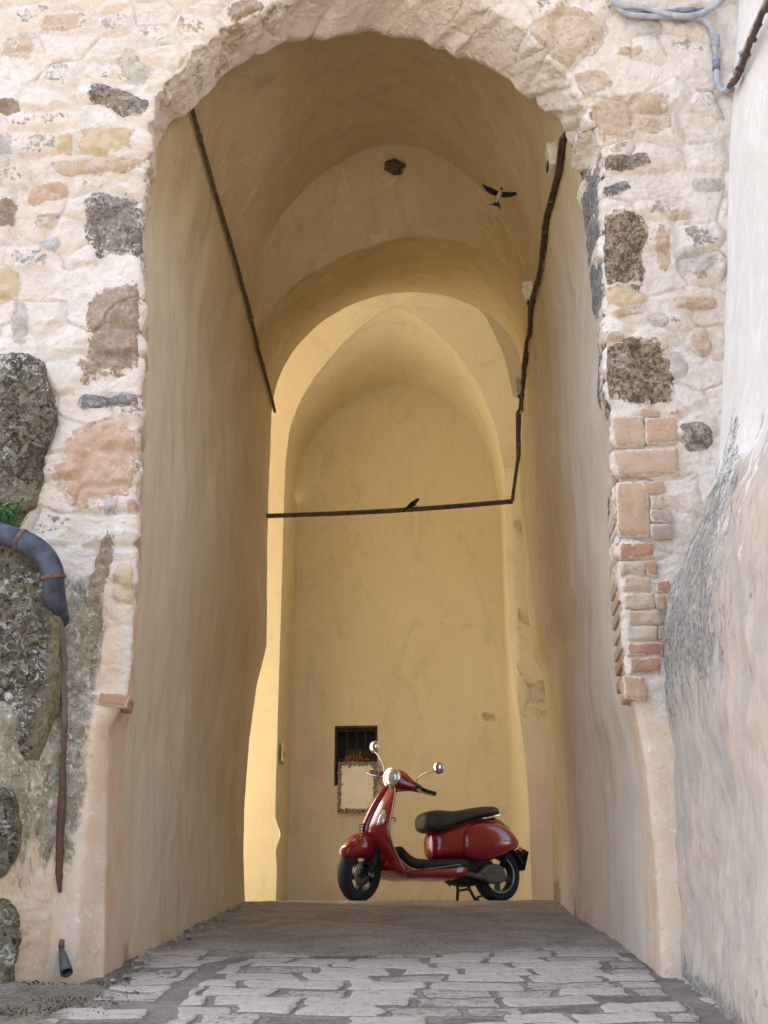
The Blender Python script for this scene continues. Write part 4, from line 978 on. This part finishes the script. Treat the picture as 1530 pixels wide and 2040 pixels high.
rc = empty('rusty_cable'); tag(rc, 'rusty brown cable slanting down the edge of the white side wall', 'cable')
q = resample(np.array([side_pt(x, y, .04) for x, y in ((1455, 172), (1468, 150), (1482, 116), (1497, 80), (1512, 46), (1534, -4), (1560, -60))]), 50)
MB().tube([tuple(p) for p in wob(q, .008, 9, 2)], .016, 8).build('cable', MAT['brown_cable'], rc)
for k in range(4, 46, 6): MB().blob(q[k], (.024, .02, .016), 7, 5, None, .5, k).build('clip', MAT['rustring'], rc)

# ------------------------------------------------------------------ boxes on the vault
def orient(loc, n):
    z = Vector((0, 0, 1)); n = Vector((n.x, n.y, n.z*.4)).normalized(); u_ = z.cross(n).normalized(); v_ = n.cross(u_)
    return Matrix.Translation(loc) @ Matrix((u_, v_, n)).transposed().to_4x4()
def vbox(name, px, py, w, h, m, label, cat, dark=False):
    loc, n = hit(px, py); M = orient(loc, n); sc = 2640/(loc.y*math.cos(TH)+(loc.z-CZ)*math.sin(TH)); w, h = w/sc*1.15, h/sc*1.3
    e = empty(name); tag(e, label, cat)
    MB().box((-w/2, -h/2, -.05), (w/2, h/2, .07), M).build('housing', MAT[m], e, False, .006)
    if dark:
        MB().box((-w*.4, -h*.46, .065), (w*.28, -h*.2, .078), M).build('lamp_window', MAT['dark'], e, False, .003); MB().box((-w*.3, -h*.4, .074), (w*.15, -h*.27, .082), M).build('lens', MAT['case'], e, False)
    else: MB().box((-w*.42, -h*.6, -.01), (w*.15, -h*.5, .05), M).build('cable_gland', MAT['dark'], e, False)
    return e
vbox('emergency_light', 1112, 314, 32, 40, 'white_box', 'pale box light with dark lower window at the right spring of the vault', 'light', True)
vbox('junction_box', 1061, 582, 22, 30, 'white_box', 'faint cream junction box halfway along the cable bundle', 'box')
vbox('junction_box', 1031, 772, 20, 26, 'grey_box', 'grey junction box beside the far end of the cable bundle', 'box')

# ------------------------------------------------------------------ swallows and nest
def bird_mesh(name, shapes, attrs_cols, M):
    m = MB(); cols = []
    for fn, c in shapes:
        n0 = len(m.v); fn(m); cols += [c]*(len(m.v)-n0)
    vv = [M @ Vector(p) for p in m.v]
    return mesh_obj(name, vv, m.f, MAT['feather'], None, attrs=dict(tint=np.array(cols)))
t = NT('feathers'); MAT['feather'] = t.done(t.mix(t.ramp(t.noise(160, 3), .4, .7, 0, .3), t.attr('tint', True), (.04, .03, .03)), .7, .2)
loc = Vector(at(995, 390, 8.2)); k = 1/290.0
Mi = Matrix(((_r[0], _u[0], -_f[0]), (_r[1], _u[1], -_f[1]), (_r[2], _u[2], -_f[2]))).to_4x4(); Mi = Matrix.Translation(loc) @ Mi
B_, W_, RD_, BL = (.012, .012, .02), (.42, .33, .26), (.14, .03, .02), (.03, .03, .035)
def body(m):
    c = [(-7, -17, 0, .8), (-5.5, -12, 0, 2.4), (-3, -6, .5, 4.4), (-1, 0, 1.5, 5.6), (1, 6, 1.5, 5.0), (2.3, 10, 1, 3.6), (3.2, 13, .5, 3.3), (4.2, 16.5, 0, 2.6), (4.9, 19, 0, .5)]
    m.loft([[(x*k+r*k*math.cos(q), y*k, z*k+r*k*.9*math.sin(q)) for q in [2*math.pi*j/12 for j in range(12)]] for x, y, z, r in c])
def throat(m): m.blob((3.4*k, 12.6*k, 1.6*k), (3.3*k, 3.0*k, 3.0*k), 10, 7); m.blob((4.0*k, 15.6*k, .6*k), (2.7*k, 2.8*k, 2.7*k), 10, 7)
def wing(pts):
    def fn(m):
        n = len(pts); up = [(x*k, y*k, z*k+.004) for x, y, z in pts]; dn_ = [(x*k, y*k, z*k-.002) for x, y, z in pts]; m.add(up+dn_, [tuple(range(n)), tuple(range(n, 2*n))[::-1]]+[(i, i+n, (i+1) % n+n, (i+1) % n) for i in range(n)])
    return fn
wl_ = wing([(0, 7, 0), (-6, 11, 1), (-14, 14, 3), (-26, 18, 7), (-37.5, 22.5, 10), (-34, 15, 9), (-28, 8, 7), (-20, 3, 4), (-12, 0, 2), (-4, -1, 0)])
wr_ = wing([(2, 6, 0), (8, 8, 1), (18, 6.5, 3), (30, 6, 7), (41.5, 6, 10), (36, 0, 9), (27, -3, 7), (18, -4, 4), (9, -4, 2), (3, -2, 0)])
tl_ = wing([(-7.5, -12, 0), (-12, -16, 0), (-27, -19.5, 0), (-15, -19, 0), (-10, -21, 0), (-5, -22, 0), (-1, -24, 0), (2, -33, 0), (1.5, -21, 0), (-2.5, -10, 0)])
o = bird_mesh('swallow', [(body, W_), (throat, RD_), (wl_, B_), (wr_, B_), (tl_, BL)], None, Mi); tag(o, 'swallow in flight with spread wings and pale belly under the vault', 'bird')
pr = row[int((828-533)/488*89)]; Mp = Matrix.Translation(Vector(pr)+Vector((0, 0, .042))) @ Matrix.Rotation(R(-38), 4, 'Y') @ Matrix.Scale(.66, 4)
def pb(m):
    c = [(-.15, .0, .006), (-.10, 0, .014), (-.05, 0, .026), (0, .002, .034), (.035, .004, .031), (.058, .008, .024), (.078, .010, .026), (.098, .010, .018), (.108, .008, .006), (.120, .006, .001)]
    m.loft([[(x, r*math.cos(q), z+r*math.sin(q)) for q in [2*math.pi*j/12 for j in range(12)]] for x, z, r in c])
def pw(m):
    for s_ in (-1, 1): m.loft([[(x, s_*(y+.008*math.cos(q)), z+h_*math.sin(q)) for q in [2*math.pi*j/8 for j in range(8)]] for x, y, z, h_ in ((.05, .024, .008, .012), (.0, .030, .006, .026), (-.07, .022, .004, .018), (-.17, .008, .0, .005))])
def pl(m):
    for s_ in (-1, 1): m.tube([(.015, s_*.012, -.028), (.030, s_*.012, -.052)], .003, 6)
o = bird_mesh('swallow', [(pb, (.022, .016, .018)), (pw, B_), (pl, (.03, .02, .02))], None, Mp); tag(o, 'small dark swallow perched on the cross cable', 'bird')
loc, n = hit(785, 330)
m = MB(); m.blob((0, 0, 0), (.078, .062, .055), 26, 18, None, .3, 5)
for i in range(26): 
    a_ = random.uniform(0, 6.28); m.blob((.07*math.cos(a_)*random.random(), -.03*random.random(), -.035+.03*math.sin(a_)), (.014, .014, .014), 6, 5, None, .4, i)
for p_ in ((.02, -.01, -.05), (.045, -.01, -.045), (.07, 0, .0)): m.tube([p_, (p_[0]+.008, p_[1], p_[2]-.022)], [.008, .005], 6)
m.tf(lambda p: Vector(loc)+Vector(n)*.02+p); o = m.build('swallow_nest', MAT['mud']); tag(o, 'dark mud nest stuck under the crown of the vault', 'nest')

# ------------------------------------------------------------------ barred window, dried plant, plaque, switch
wn = empty('barred_window'); wn.parent = pas
m = MB(); dW = .24
m.box((wx0-.02, YB+.02, wz0-.03), (wx0+.018, YB+dW, wz1+.02)); m.box((wx1-.018, YB+.02, wz0-.03), (wx1+.02, YB+dW, wz1+.02)); m.box((wx0+.018, YB+.02, wz1-.02), (wx1-.018, YB+dW, wz1+.02)); m.box((wx0+.018, YB+.02, wz0-.03), (wx1-.018, YB+dW, wz0))
m.build('frame', MAT['winwood'], wn, False)
MB().box((wx0, YB+dW-.02, wz0), (wx1, YB+dW+.02, wz1)).build('pane', MAT['glass'], wn, False)
MB().box((wx0+.10, YB+dW-.05, wz0), (wx1-.02, YB+dW-.03, wz0+.40)).build('inner_shutter', MAT['winwood'], wn, False)
for i in range(5):
    x = wx0+.03+(wx1-wx0-.06)*i/4; MB().tube([(x, YB+.07, wz0), (x, YB+.07, wz1)], .0065, 8).build('bar', MAT['iron'], wn)
for z in (wz1-.035, wz0+.27): MB().box((wx0, YB+.062, z-.006), (wx1, YB+.078, z+.006)).build('bar', MAT['iron'], wn, False)
dpv = empty('dried_plant'); tag(dpv, 'dry rust coloured flowers in a pot on the barred window sill', 'plant')
pc = Vector((wx0+.20, YB+.00, wz0+.20))
tuft('foliage', 240, lambda: pc+Vector((random.gauss(0, .05), random.gauss(-.005, .02), random.gauss(.03, .03))), .045, .010, MAT['dry'], '', '', .9, dpv)
tuft('foliage', 130, lambda: pc+Vector((random.gauss(.10, .06), random.gauss(-.005, .02), random.gauss(-.02, .015))), .03, .008, MAT['dry'], '', '', .9, dpv)
m = MB()
for i in range(14): p = pc+Vector((random.gauss(0, .03), 0, -.05)); m.tube([p, p+Vector((random.gauss(0, .04), random.gauss(0, .02), .12))], .0025, 5)
m.build('stem', MAT['dry'], dpv)
MB().box((wx0+.05, YB-.055, wz0+.02), (wx1-.04, YB+.05, wz0+.16)).build('planter', MAT['terracotta'], dpv, False, .008)
pq = empty('wall_plaque'); tag(pq, 'blank cream plaque with rough pebble border hung below the window', 'plaque')
a_ = at(673, 1618, YB-.09); b_ = at(750, 1519, YB-.09); Yq = YB-.09
m = MB(); n_ = 22
ol = []
for (x0, z0, x1, z1) in ((a_[0], a_[2], b_[0], a_[2]), (b_[0], a_[2], b_[0], b_[2]), (b_[0], b_[2], a_[0], b_[2]), (a_[0], b_[2], a_[0], a_[2])):
    for i in range(n_): t_ = i/n_; ol.append((x0+(x1-x0)*t_+random.gauss(0, .003), z0+(z1-z0)*t_+random.gauss(0, .003)))
m.prism(ol, Yq-.0, Yq+.085); m.build('board', MAT['board'], pq, False)
m = MB()
for (x0, z0, x1, z1) in ((a_[0], a_[2], b_[0], a_[2]), (b_[0], a_[2], b_[0], b_[2]), (b_[0], b_[2], a_[0], b_[2]), (a_[0], b_[2], a_[0], a_[2])):
    for i in range(95):
        t_ = random.random(); inw = abs(random.gauss(0, .016)); s_ = random.uniform(.005, .012)
        x = x0+(x1-x0)*t_; z = z0+(z1-z0)*t_; cx_, cz_ = (a_[0]+b_[0])/2, (a_[2]+b_[2])/2
        if x0 == x1: x += inw*(1 if cx_ > x else -1)
        else: z += inw*(1 if cz_ > z else -1)
        m.blob((x, Yq-.004+random.gauss(0, .004), z), (s_, s_*.9, s_), 6, 4, None, .5, i)
bw_ = .030
for (x0, z0, x1, z1) in ((a_[0]-.004, a_[2]-.004, b_[0]+.004, a_[2]+bw_), (a_[0]-.004, b_[2]-bw_, b_[0]+.004, b_[2]+.004), (a_[0]-.004, a_[2]+bw_, a_[0]+bw_, b_[2]-bw_), (b_[0]-bw_, a_[2]+bw_, b_[0]+.004, b_[2]-bw_)):
    nx, nz_ = max(3, int((x1-x0)/.010)), max(3, int((z1-z0)/.010)); Xq, Zq = np.meshgrid(np.linspace(x0, x1, nx), np.linspace(z0, z1, nz_), indexing='ij')
    Pq = np.stack([Xq, Xq*0, Zq], -1); jx = fbm(Pq, 45, 2, 201)*.010; jz = fbm(Pq+7, 45, 2, 202)*.010
    m.add(np.stack([Xq+jx, Yq-.006+.008*fbm(Pq, 60, 2, 203), Zq+jz], -1).reshape(-1, 3), grid_faces(nx, nz_).tolist())
m.build('pebble_border', MAT['pebble'], pq, False)
sw_ = empty('wall_switch'); tag(sw_, 'small pale switch plate on the left pier behind the passage', 'switch')
Ysw = 12.55; ps = at(570, 1502, Ysw)
xw_ = XLW+.02
MB().box((xw_, Ysw-.09, ps[2]-.09), (xw_+.022, Ysw+.05, ps[2]+.09)).build('plate', MAT['plate'], sw_, False, .004)
MB().box((xw_+.02, Ysw-.03, ps[2]-.03), (xw_+.027, Ysw+.0, ps[2]+.02)).build('rocker', MAT['dark'], sw_, False, .002)
# ================================================================== SCOOTER (x forward, y to its left, z up; rear axle at x=0)
SCY, SFL = R(213), float(fl(11.62))
rear_w = at(986, 1745, 11.62)
sc_o = empty('motor_scooter', (rear_w[0]+.02, 11.62, SFL), SCY); sc_o.rotation_euler = (0, R(2.2), SCY); tag(sc_o, 'shiny red motor scooter on its stand at the top of the ramp', 'scooter')
RW = .222
def ring(x, zb, zt, hw, n=2.6, N=28, yc=0, xs=None):
    c = (zb+zt)/2; h = (zt-zb)/2; out = []
    for k in range(N):
        q = 2*math.pi*k/N; a, b = math.cos(q), math.sin(q)
        out.append((x, yc+hw*math.copysign(abs(a)**(2/n), a), c+h*math.copysign(abs(b)**(2/n), b)))
    return out
def interp_rows(rows, n):
    rows = np.array(rows, float); t = np.linspace(0, len(rows)-1, n); i = np.arange(len(rows)); out = []
    def cr(y):  # Catmull-Rom
        res = []
        for s in t:
            k = min(int(s), len(rows)-2); f = s-k; p = [y[max(k-1, 0)], y[k], y[k+1], y[min(k+2, len(rows)-1)]]
            res.append(.5*((2*p[1])+(-p[0]+p[2])*f+(2*p[0]-5*p[1]+4*p[2]-p[3])*f*f+(-p[0]+3*p[1]-3*p[2]+p[3])*f**3))
        return res
    return list(zip(*[cr(rows[:, c]) for c in range(rows.shape[1])]))
def loft_rows(rows, n=30, e=2.6, yc=None):
    m = MB(); rr = interp_rows(rows, n); m.loft([ring(r[0], r[1], r[2], max(r[3], .003), e, 28, r[4] if len(r) > 4 else 0) for r in rr]); return m
red, dark = MAT['red'], MAT['dark']
body_ = loft_rows([(.675, .345, .545, .06), (.655, .34, .555, .10), (.61, .335, .57, .128), (.52, .33, .60, .15), (.40, .33, .645, .175), (.27, .335, .675, .185), (.12, .355, .697, .175), (.0, .385, .685, .155), (-.08, .41, .625, .13), (-.14, .432, .57, .10), (-.185, .452, .515, .065), (-.205, .468, .492, .02)], 44, 2.7).build('body', red, sc_o)
for s in (1, -1):
    loft_rows([(.455, .42, .50, .02, s*.12), (.43, .375, .55, .06, s*.13), (.38, .345, .59, .085, s*.13), (.28, .325, .635, .11, s*.13), (.15, .333, .645, .12, s*.125), (.03, .365, .625, .115, s*.115), (-.07, .40, .58, .095, s*.10), (-.14, .428, .53, .07, s*.08), (-.185, .45, .495, .035, s*.06), (-.20, .465, .482, .01, s*.05)], 36, 2.3).build('side_cowl', red, sc_o)
# seat
seat = loft_rows([(.752, .60, .655, .03), (.742, .575, .69, .09), (.71, .556, .715, .125), (.65, .55, .733, .145), (.57, .567, .737, .15), (.48, .60, .733, .152), (.38, .632, .745, .155), (.27, .665, .765, .155), (.15, .684, .780, .150), (.07, .695, .783, .14), (.02, .700, .774, .12), (-.005, .71, .757, .08), (-.012, .715, .74, .03)], 50, 3.0).build('seat', MAT['seat'], sc_o)
MB().tube([(.70, .135, .575), (.6, .152, .573), (.48, .158, .603), (.36, .163, .64), (.24, .165, .662), (.1, .160, .68)], .005, 6).build('piping', MAT['black'], seat)
MB().tube([(.24, .165, .665), (.17, .185, .672), (.06, .178, .700), (-.03, .14, .728), (-.055, .06, .733), (-.055, -.06, .733), (-.03, -.14, .728), (.06, -.178, .70), (.17, -.185, .672), (.24, -.165, .665)], .0085, 10).build('grab_rail', MAT['chrome'], sc_o)
# floor and front
loft_rows([(.34, .215, .33, .10), (.40, .185, .325, .15), (.50, .168, .30, .19), (.62, .165, .275, .205), (.78, .168, .262, .212), (.90, .166, .262, .212), (.99, .17, .29, .208), (1.06, .195, .35, .20), (1.12, .25, .42, .17), (1.15, .32, .42, .10)], 40, 3.2).build('underbody', red, sc_o)
mt = MB(); rr = interp_rows([(.40, .25, .345, .17), (.52, .245, .342, .19), (.66, .24, .335, .197), (.80, .238, .33, .197), (.90, .24, .338, .197), (.97, .262, .37, .195), (1.02, .30, .43, .17)], 30)
mt.loft([ring(*r, 4) for r in rr]).build('floor_mat', MAT['black'], sc_o)
tab = [(.19, 1.06, .185, .03), (.26, 1.115, .198, .045), (.34, 1.18, .205, .06), (.42, 1.235, .212, .075), (.50, 1.275, .216, .088), (.57, 1.285, .214, .094), (.64, 1.255, .198, .09), (.71, 1.215, .175, .082), (.78, 1.170, .148, .070), (.84, 1.125, .120, .056), (.885, 1.09, .092, .042), (.912, 1.065, .06, .03)]
rows_ = interp_rows(tab, 44); nt_ = 33
fr_, bk_ = [], []
for z, xc, hw, e in rows_:
    fr_.append([(xc-e*abs(t_)**1.9, hw*t_, z) for t_ in np.linspace(-1, 1, nt_)]); bk_.append([(xc-e*abs(t_)**1.9-.022-.035*(1-abs(t_)**2), hw*t_*.985, z-.004) for t_ in np.linspace(-1, 1, nt_)])
m = MB(); m.loft([f+b[::-1] for f, b in zip(fr_, bk_)]); shield = m.build('leg_shield', red, sc_o)
for s in (-1, 1):
    ed = [(xc-e-.010, s*(hw+.002), z) for z, xc, hw, e in rows_]
    ed = ed[::-1]+[(1.0, s*.207, .205+.028), (.93, s*.213, .235), (.84, s*.216, .243), (.72, s*.216, .255), (.60, s*.212, .272), (.50, s*.20, .283)]
    ed = [p for p in ed if p[2] > .22]
    MB().tube(smooth_poly(ed, 1), .0055, 8).build('edge_trim', MAT['alu'], sc_o)
m = MB(); m.loft([[(xf-.05+.05*math.cos(q), w*math.sin(q), z) for q in [2*math.pi*k/20 for k in range(20)]] for z, xf, w in interp_rows([(.50, 1.285, .02), (.525, 1.31, .042), (.57, 1.318, .05), (.64, 1.292, .052), (.72, 1.247, .05), (.80, 1.195, .047), (.87, 1.14, .042), (.915, 1.095, .034), (.93, 1.07, .02)], 26)]); horn = m.build('horn_cover', red, sc_o)
m = MB()
for z in (.535, .558, .581, .604): m.box((1.28, -.036, z-.005), (1.322+.004-abs(z-.565)*.25, .036, z+.005))
m.build('grille', MAT['black'], horn, False, .003)
for s in (-1, 1):
    m = MB(); pts = []
    for k, (z, t_) in enumerate([(.585, .60), (.62, .56), (.655, .55), (.69, .56), (.72, .62), (.70, .80), (.665, .86), (.625, .88), (.592, .84)]):
        xc, hw, e = [np.interp(z, [r[0] for r in rows_], [r[c] for r in rows_]) for c in (1, 2, 3)]; pts.append((xc-e*t_**1.9+.006, s*hw*t_, z))
    cpt = tuple(np.mean(pts, 0)+np.array([.012, s*.004, 0])); n_ = len(pts); back = [(p[0]-.02, p[1], p[2]) for p in pts]
    m.add(pts+[cpt]+back, [(i, (i+1) % n_, n_) for i in range(n_)]+[(i, (i+1) % n_, n_+1+(i+1) % n_, n_+1+i) for i in range(n_)]); m.build('indicator', MAT['clear'], sc_o)
MB().tube([(1.05, .03, .66), (1.02, .03, .665), (1.005, .03, .65), (1.015, .03, .63)], .006, 8).build('bag_hook', red, sc_o)
# ---- everything that turns with the handlebar
AX = Vector((.985, 0, .97)); ad = Vector((-.44, 0, .90)).normalized(); SR = Matrix.Translation(AX) @ Matrix.Rotation(R(21), 4, ad) @ Matrix.Translation(-AX)
TL = Matrix.Translation((-.045, 0, 0)) @ SR @ Matrix.Translation(AX) @ Matrix.Rotation(R(-12), 4, 'X') @ Matrix.Translation(-AX)
st = lambda mb: mb.tf(lambda p: (TL if p.z > .88 else SR) @ p)
hs = [(-.235, .955, .957, .026, .026), (-.19, .965, .96, .036, .036), (-.14, .978, .964, .050, .046), (-.09, .992, .970, .072, .064), (-.045, 1.002, .975, .090, .080), (0, 1.005, .977, .096, .085), (.045, 1.002, .975, .090, .080), (.09, .992, .970, .072, .064), (.14, .978, .964, .050, .046), (.19, .965, .96, .036, .036), (.235, .955, .957, .026, .026)]
m = MB(); m.loft([[(xc+rx*math.cos(q), y, zc+rz*math.sin(q)) for q in [2*math.pi*k/22 for k in range(22)]] for y, xc, zc, rx, rz in interp_rows(hs, 40)]); head = st(m).build('headset', red, sc_o)
HM = Matrix.Translation((1.045, 0, .985)) @ Matrix.Rotation(R(-4), 4, 'Y')
st(MB().lathe([(-.05, .062), (.03, .080), (.052, .083), (.060, .079), (.060, .070)], 'x', 36, HM)).build('headlight_rim', MAT['chrome'], head)
hl = st(MB().lathe([(.050, .073), (.064, .066), (.074, .046), (.080, .022), (.082, .001)], 'x', 36, HM)).build('headlight', MAT['lens'], head)
st(MB().lathe([(.035, .05), (.070, .030), (.072, .001)], 'x', 20, HM)).build('reflector', MAT['chrome'], hl)
st(MB().tube([(1.06, 0, .86), (1.02, 0, .93)], [.05, .052], 18)).build('steering_neck', red, sc_o)
for s in (-1, 1):
    st(MB().tube([(.957, s*.225, .957), (.952, s*.245, .957), (.945, s*.30, .957), (.935, s*.36, .957), (.934, s*.366, .957)], [.016, .019, .0175, .019, .012], 14)).build('grip', MAT['black'], head)
    st(MB().tube([(.985, s*.20, .955), (1.0, s*.235, .95), (.998, s*.29, .945), (.990, s*.35, .945), (.985, s*.375, .948)], [.010, .008, .006, .006, .008], 8)).build('brake_lever', MAT['alu'], head)
    st(MB().tube([(.985, s*.19, .975), (.985, s*.225, .972)], .020, 12)).build('switch_gear', MAT['dark'], head)
    mi = st(MB().tube(smooth_poly([(.985, s*.172, .985), (.99, s*.195, 1.05), (.985, s*.26, 1.105), (.975, s*.335, 1.135)], 2), .0055, 8)).build('mirror_stem', MAT['chrome'], head)
    st(MB().tube([(.982, s*.170, .972), (.987, s*.178, 1.0)], [.018, .012], 10)).build('stem_boot', MAT['black'], mi)
    MM = Matrix.Translation((.975, s*.362, 1.172)) @ Matrix.Rotation(R(s*8), 4, 'Z')
    st(MB().lathe([(-.014, .001), (-.014, .047), (-.010, .052), (.002, .050), (.016, .040), (.026, .022), (.029, .001)], 'x', 28, MM)).build('mirror', MAT['chrome'], mi)
for s in (-1, 1): st(MB().tube(smooth_poly([(1.0, s*.215, .95), (1.045, s*.17, .93), (1.075, s*.10, .905), (1.06, s*.05, .885)], 2), .0045, 6)).build('brake_cable', MAT['black'], head)
fw = Vector((1.34, 0, RW))
def wheel(name, c, front):
    w = MB().lathe([(-.030, .140), (-.050, .150), (-.058, .178), (-.052, .205), (-.032, .219), (0, RW), (.032, .219), (.052, .205), (.058, .178), (.050, .150), (.030, .140)], 'y', 60, Matrix.Translation(c))
    return w
w = st(wheel('w', fw, 1)).build('front_wheel', MAT['tyre'], sc_o)
def rim(c):
    m = MB(); m.lathe([(-.036, .154), (-.046, .150), (-.040, .136), (.040, .136), (.046, .150), (.036, .154)], 'y', 50, Matrix.Translation(c)); m.lathe([(-.04, .001), (-.04, .042), (.045, .042), (.05, .001)], 'y', 24, Matrix.Translation(c))
    for k in range(5):
        a = 2*math.pi*k/5+.3; Mq = Matrix.Translation(c) @ Matrix.Rotation(a, 4, 'Y'); m.box((.03, -.016, -.020), (.142, .022, .020), Mq)
    return m
st(rim(fw)).build('rim', MAT['rim'], w, False, .004)
st(MB().lathe([(.028, .05), (.028, .098), (.034, .098), (.034, .05)], 'y', 40, Matrix.Translation(fw))).build('brake_disc', MAT['alu'], w)
arm_ = st(MB().tube([(1.235, .085, .44), (1.265, .092, .34), (1.30, .095, .26), (1.34, .088, RW)], [.030, .03, .026, .024], 12)).build('fork_arm', MAT['engine'], sc_o)
st(MB().box((1.235, .05, .235), (1.285, .10, .30))).build('brake_caliper', MAT['dark'], arm_, False, .01)
st(MB().blob((1.34, .105, RW), (.016, .012, .016), 10, 6)).build('axle_nut', MAT['alu'], arm_)
fe = [(1.565, .355, .375, .015), (1.555, .345, .415, .045), (1.525, .338, .45, .062), (1.47, .335, .495, .080), (1.40, .335, .526, .088), (1.33, .335, .538, .090), (1.26, .325, .532, .089), (1.20, .31, .505, .086), (1.155, .295, .45, .085), (1.135, .29, .40, .06)]
m = MB(); 
for r in interp_rows(fe, 34): pass
rings = [ring(r[0], r[1], r[2], max(r[3], .004), 2.3) for r in interp_rows(fe, 34)]
fend = st(m.loft(rings)).build('front_fender', red, sc_o)
pts = [(1.500+.018*math.cos(a), .062+.020*math.sin(a)*.35, .458+.026*math.sin(a)) for a in np.linspace(.5, 5.2, 12)]
st(MB().tube(pts, .0042, 6)).build('crest_badge', MAT['chrome'], fend)
# ---- rear wheel, engine and tail
rc_ = Vector((0, 0, RW))
w2 = wheel('w', rc_, 0).build('rear_wheel', MAT['tyre'], sc_o)
rim(rc_).build('rim', MAT['rim'], w2, False, .004)
MB().lathe([(.046, .150), (.052, .153), (.052, .143), (.046, .141)], 'y', 50, Matrix.Translation(rc_)).build('rim_lip', MAT['alu'], w2)
eng = MB(); eng.prism([(.52, .19), (.54, .27), (.46, .345), (.20, .37), (.10, .33), (.13, .24), (.16, .15), (.30, .125), (.44, .145)], -.10, .085); eng = eng.build('engine', MAT['engine'], sc_o, False, .015)
o2 = [(.30, .205), (.20, .288), (.165, .300), (.07, .300), (.03, .285), (.0, .25), (-.012, .21), (-.002, .175), (.025, .152), (.07, .142), (.16, .142), (.25, .168)]
MB().prism(o2, .075, .135).build('transmission_cover', MAT['case'], eng, False, .018)
MB().tube([(.40, .125, .222), (.22, .14, .182)], [.020, .026], 12).build('kick_boss', MAT['case'], eng)
m = MB(); m.tube([(.115, .139, .225), (.10, .139, .245), (.075, .139, .243)], .006, 6); m.tube([(.10, .139, .245), (.09, .139, .218)], .005, 6); m.build('maker_badge', MAT['alu'], eng)
MB().box((.345, .082, .268), (.40, .090, .285)).build('badge', MAT['alu'], eng, False, .004)
MB().tube([(.05, -.13, .21), (-.02, -.14, .23), (-.16, -.145, .25)], [.05, .058, .05], 16).build('muffler', MAT['engine'], sc_o)
MB().tube([(-.0, .07, .24), (-.06, .09, .42), (-.07, .09, .45)], [.018, .024, .02], 10).build('rear_shock', MAT['engine'], sc_o)
m = MB(); mg = [[(.225+0.0*t_, t_*.075, 0) for t_ in (-1, 1)]]
angs = np.linspace(R(20), R(128), 22); rings = []
for a in angs:
    c, s_ = math.cos(a), math.sin(a)
    rings.append([((RW+.028)*-c*1.0, -.078, RW+(RW+.028)*s_), ((RW+.034)*-c, -.03, RW+(RW+.034)*s_), ((RW+.034)*-c, .03, RW+(RW+.034)*s_), ((RW+.028)*-c, .078, RW+(RW+.028)*s_), ((RW+.018)*-c, .074, RW+(RW+.018)*s_), ((RW+.022)*-c, 0, RW+(RW+.022)*s_), ((RW+.018)*-c, -.074, RW+(RW+.018)*s_)])
mudg = m.loft(rings).build('rear_mudguard', dark, sc_o)
PM = Matrix.Translation((-.262, 0, .335)) @ Matrix.Rotation(R(-20), 4, 'Y')
MB().box((-.004, -.09, -.085), (.004, .09, .085), PM).build('number_plate', MAT['black'], mudg, False, .004)
MB().box((-.012, -.05, .03), (.045, .05, .10), PM).build('plate_bracket', dark, mudg, False, .006)
for s in (-1, 1): MB().blob((-.205, s*.085, .432), (.02, .014, .022), 12, 8).build('rear_indicator', MAT['amber'], mudg)
m = MB(); m.loft([ring(x, zb, zt, hw, 3, 20) for x, zb, zt, hw in ((-.045, .60, .652, .05), (-.085, .575, .652, .056), (-.12, .545, .63, .055), (-.155, .525, .59, .048), (-.168, .53, .56, .02))]); m.build('tail_light', MAT['redlens'], sc_o)
stand = empty('center_stand'); stand.parent = sc_o
for s in (-1, 1):
    MB().tube([(.36, s*.07, .16), (.345, s*.085, .10), (.33, s*.12, .035), (.325, s*.135, .008)], [.013, .013, .013, .016], 10).build('leg', MAT['engine'], stand)
    MB().tube([(.325, s*.12, .012), (.318, s*.165, .010)], .013, 8).build('foot', MAT['engine'], stand)
MB().tube([(.345, -.085, .10), (.345, .085, .10)], .010, 8).build('cross_bar', MAT['engine'], stand)
MB().tube([(.31, .13, .03), (.25, .17, .045), (.16, .19, .035), (.08, .19, .02)], .008, 8).build('foot_pedal', MAT['engine'], stand)
MB().tube([(.55, .08, .17), (.545, .09, .125), (.54, .09, .12)], .006, 6).build('side_peg', MAT['engine'], sc_o)
MB().box((.645, -.03, .47), (.672, .03, .50)).build('lock_plate', MAT['chrome'], body_, False, .004)
# ================================================================== LIGHT
SUN_AZ_X, SUN_AZ_Y, SUN_EL = -.80, .60, R(55)
w = bpy.data.worlds.new('World'); scene.world = w; w.use_nodes = True; nt = w.node_tree
bg = nt.nodes['Background']; sk = nt.nodes.new('ShaderNodeTexSky'); sk.sky_type = 'NISHITA'; sk.sun_disc = False
sk.sun_elevation = SUN_EL; sk.sun_rotation = math.atan2(SUN_AZ_X, SUN_AZ_Y); sk.air_density = 1; sk.dust_density = 4.5; sk.ozone_density = 1
nt.links.new(sk.outputs[0], bg.inputs[0]); bg.inputs[1].default_value = .15
sl = bpy.data.lights.new('sun', 'SUN'); sl.energy = 4.5; sl.angle = R(.5); sl.color = (1, .965, .90)
so = link(bpy.data.objects.new('sun', sl))
sd_ = Vector((SUN_AZ_X*math.cos(SUN_EL), SUN_AZ_Y*math.cos(SUN_EL), math.sin(SUN_EL)))
so.rotation_euler = sd_.to_track_quat('Z', 'Y').to_euler(); so.location = sd_*30
scene.view_settings.view_transform = 'Standard'; scene.view_settings.look = 'None'; scene.view_settings.gamma = 1
scene.view_settings.use_curve_mapping = False; scene.view_settings.exposure = 2.25
scene.cycles.max_bounces = 14; scene.cycles.diffuse_bounces = 9; scene.cycles.glossy_bounces = 4
scene.cycles.use_denoising = True
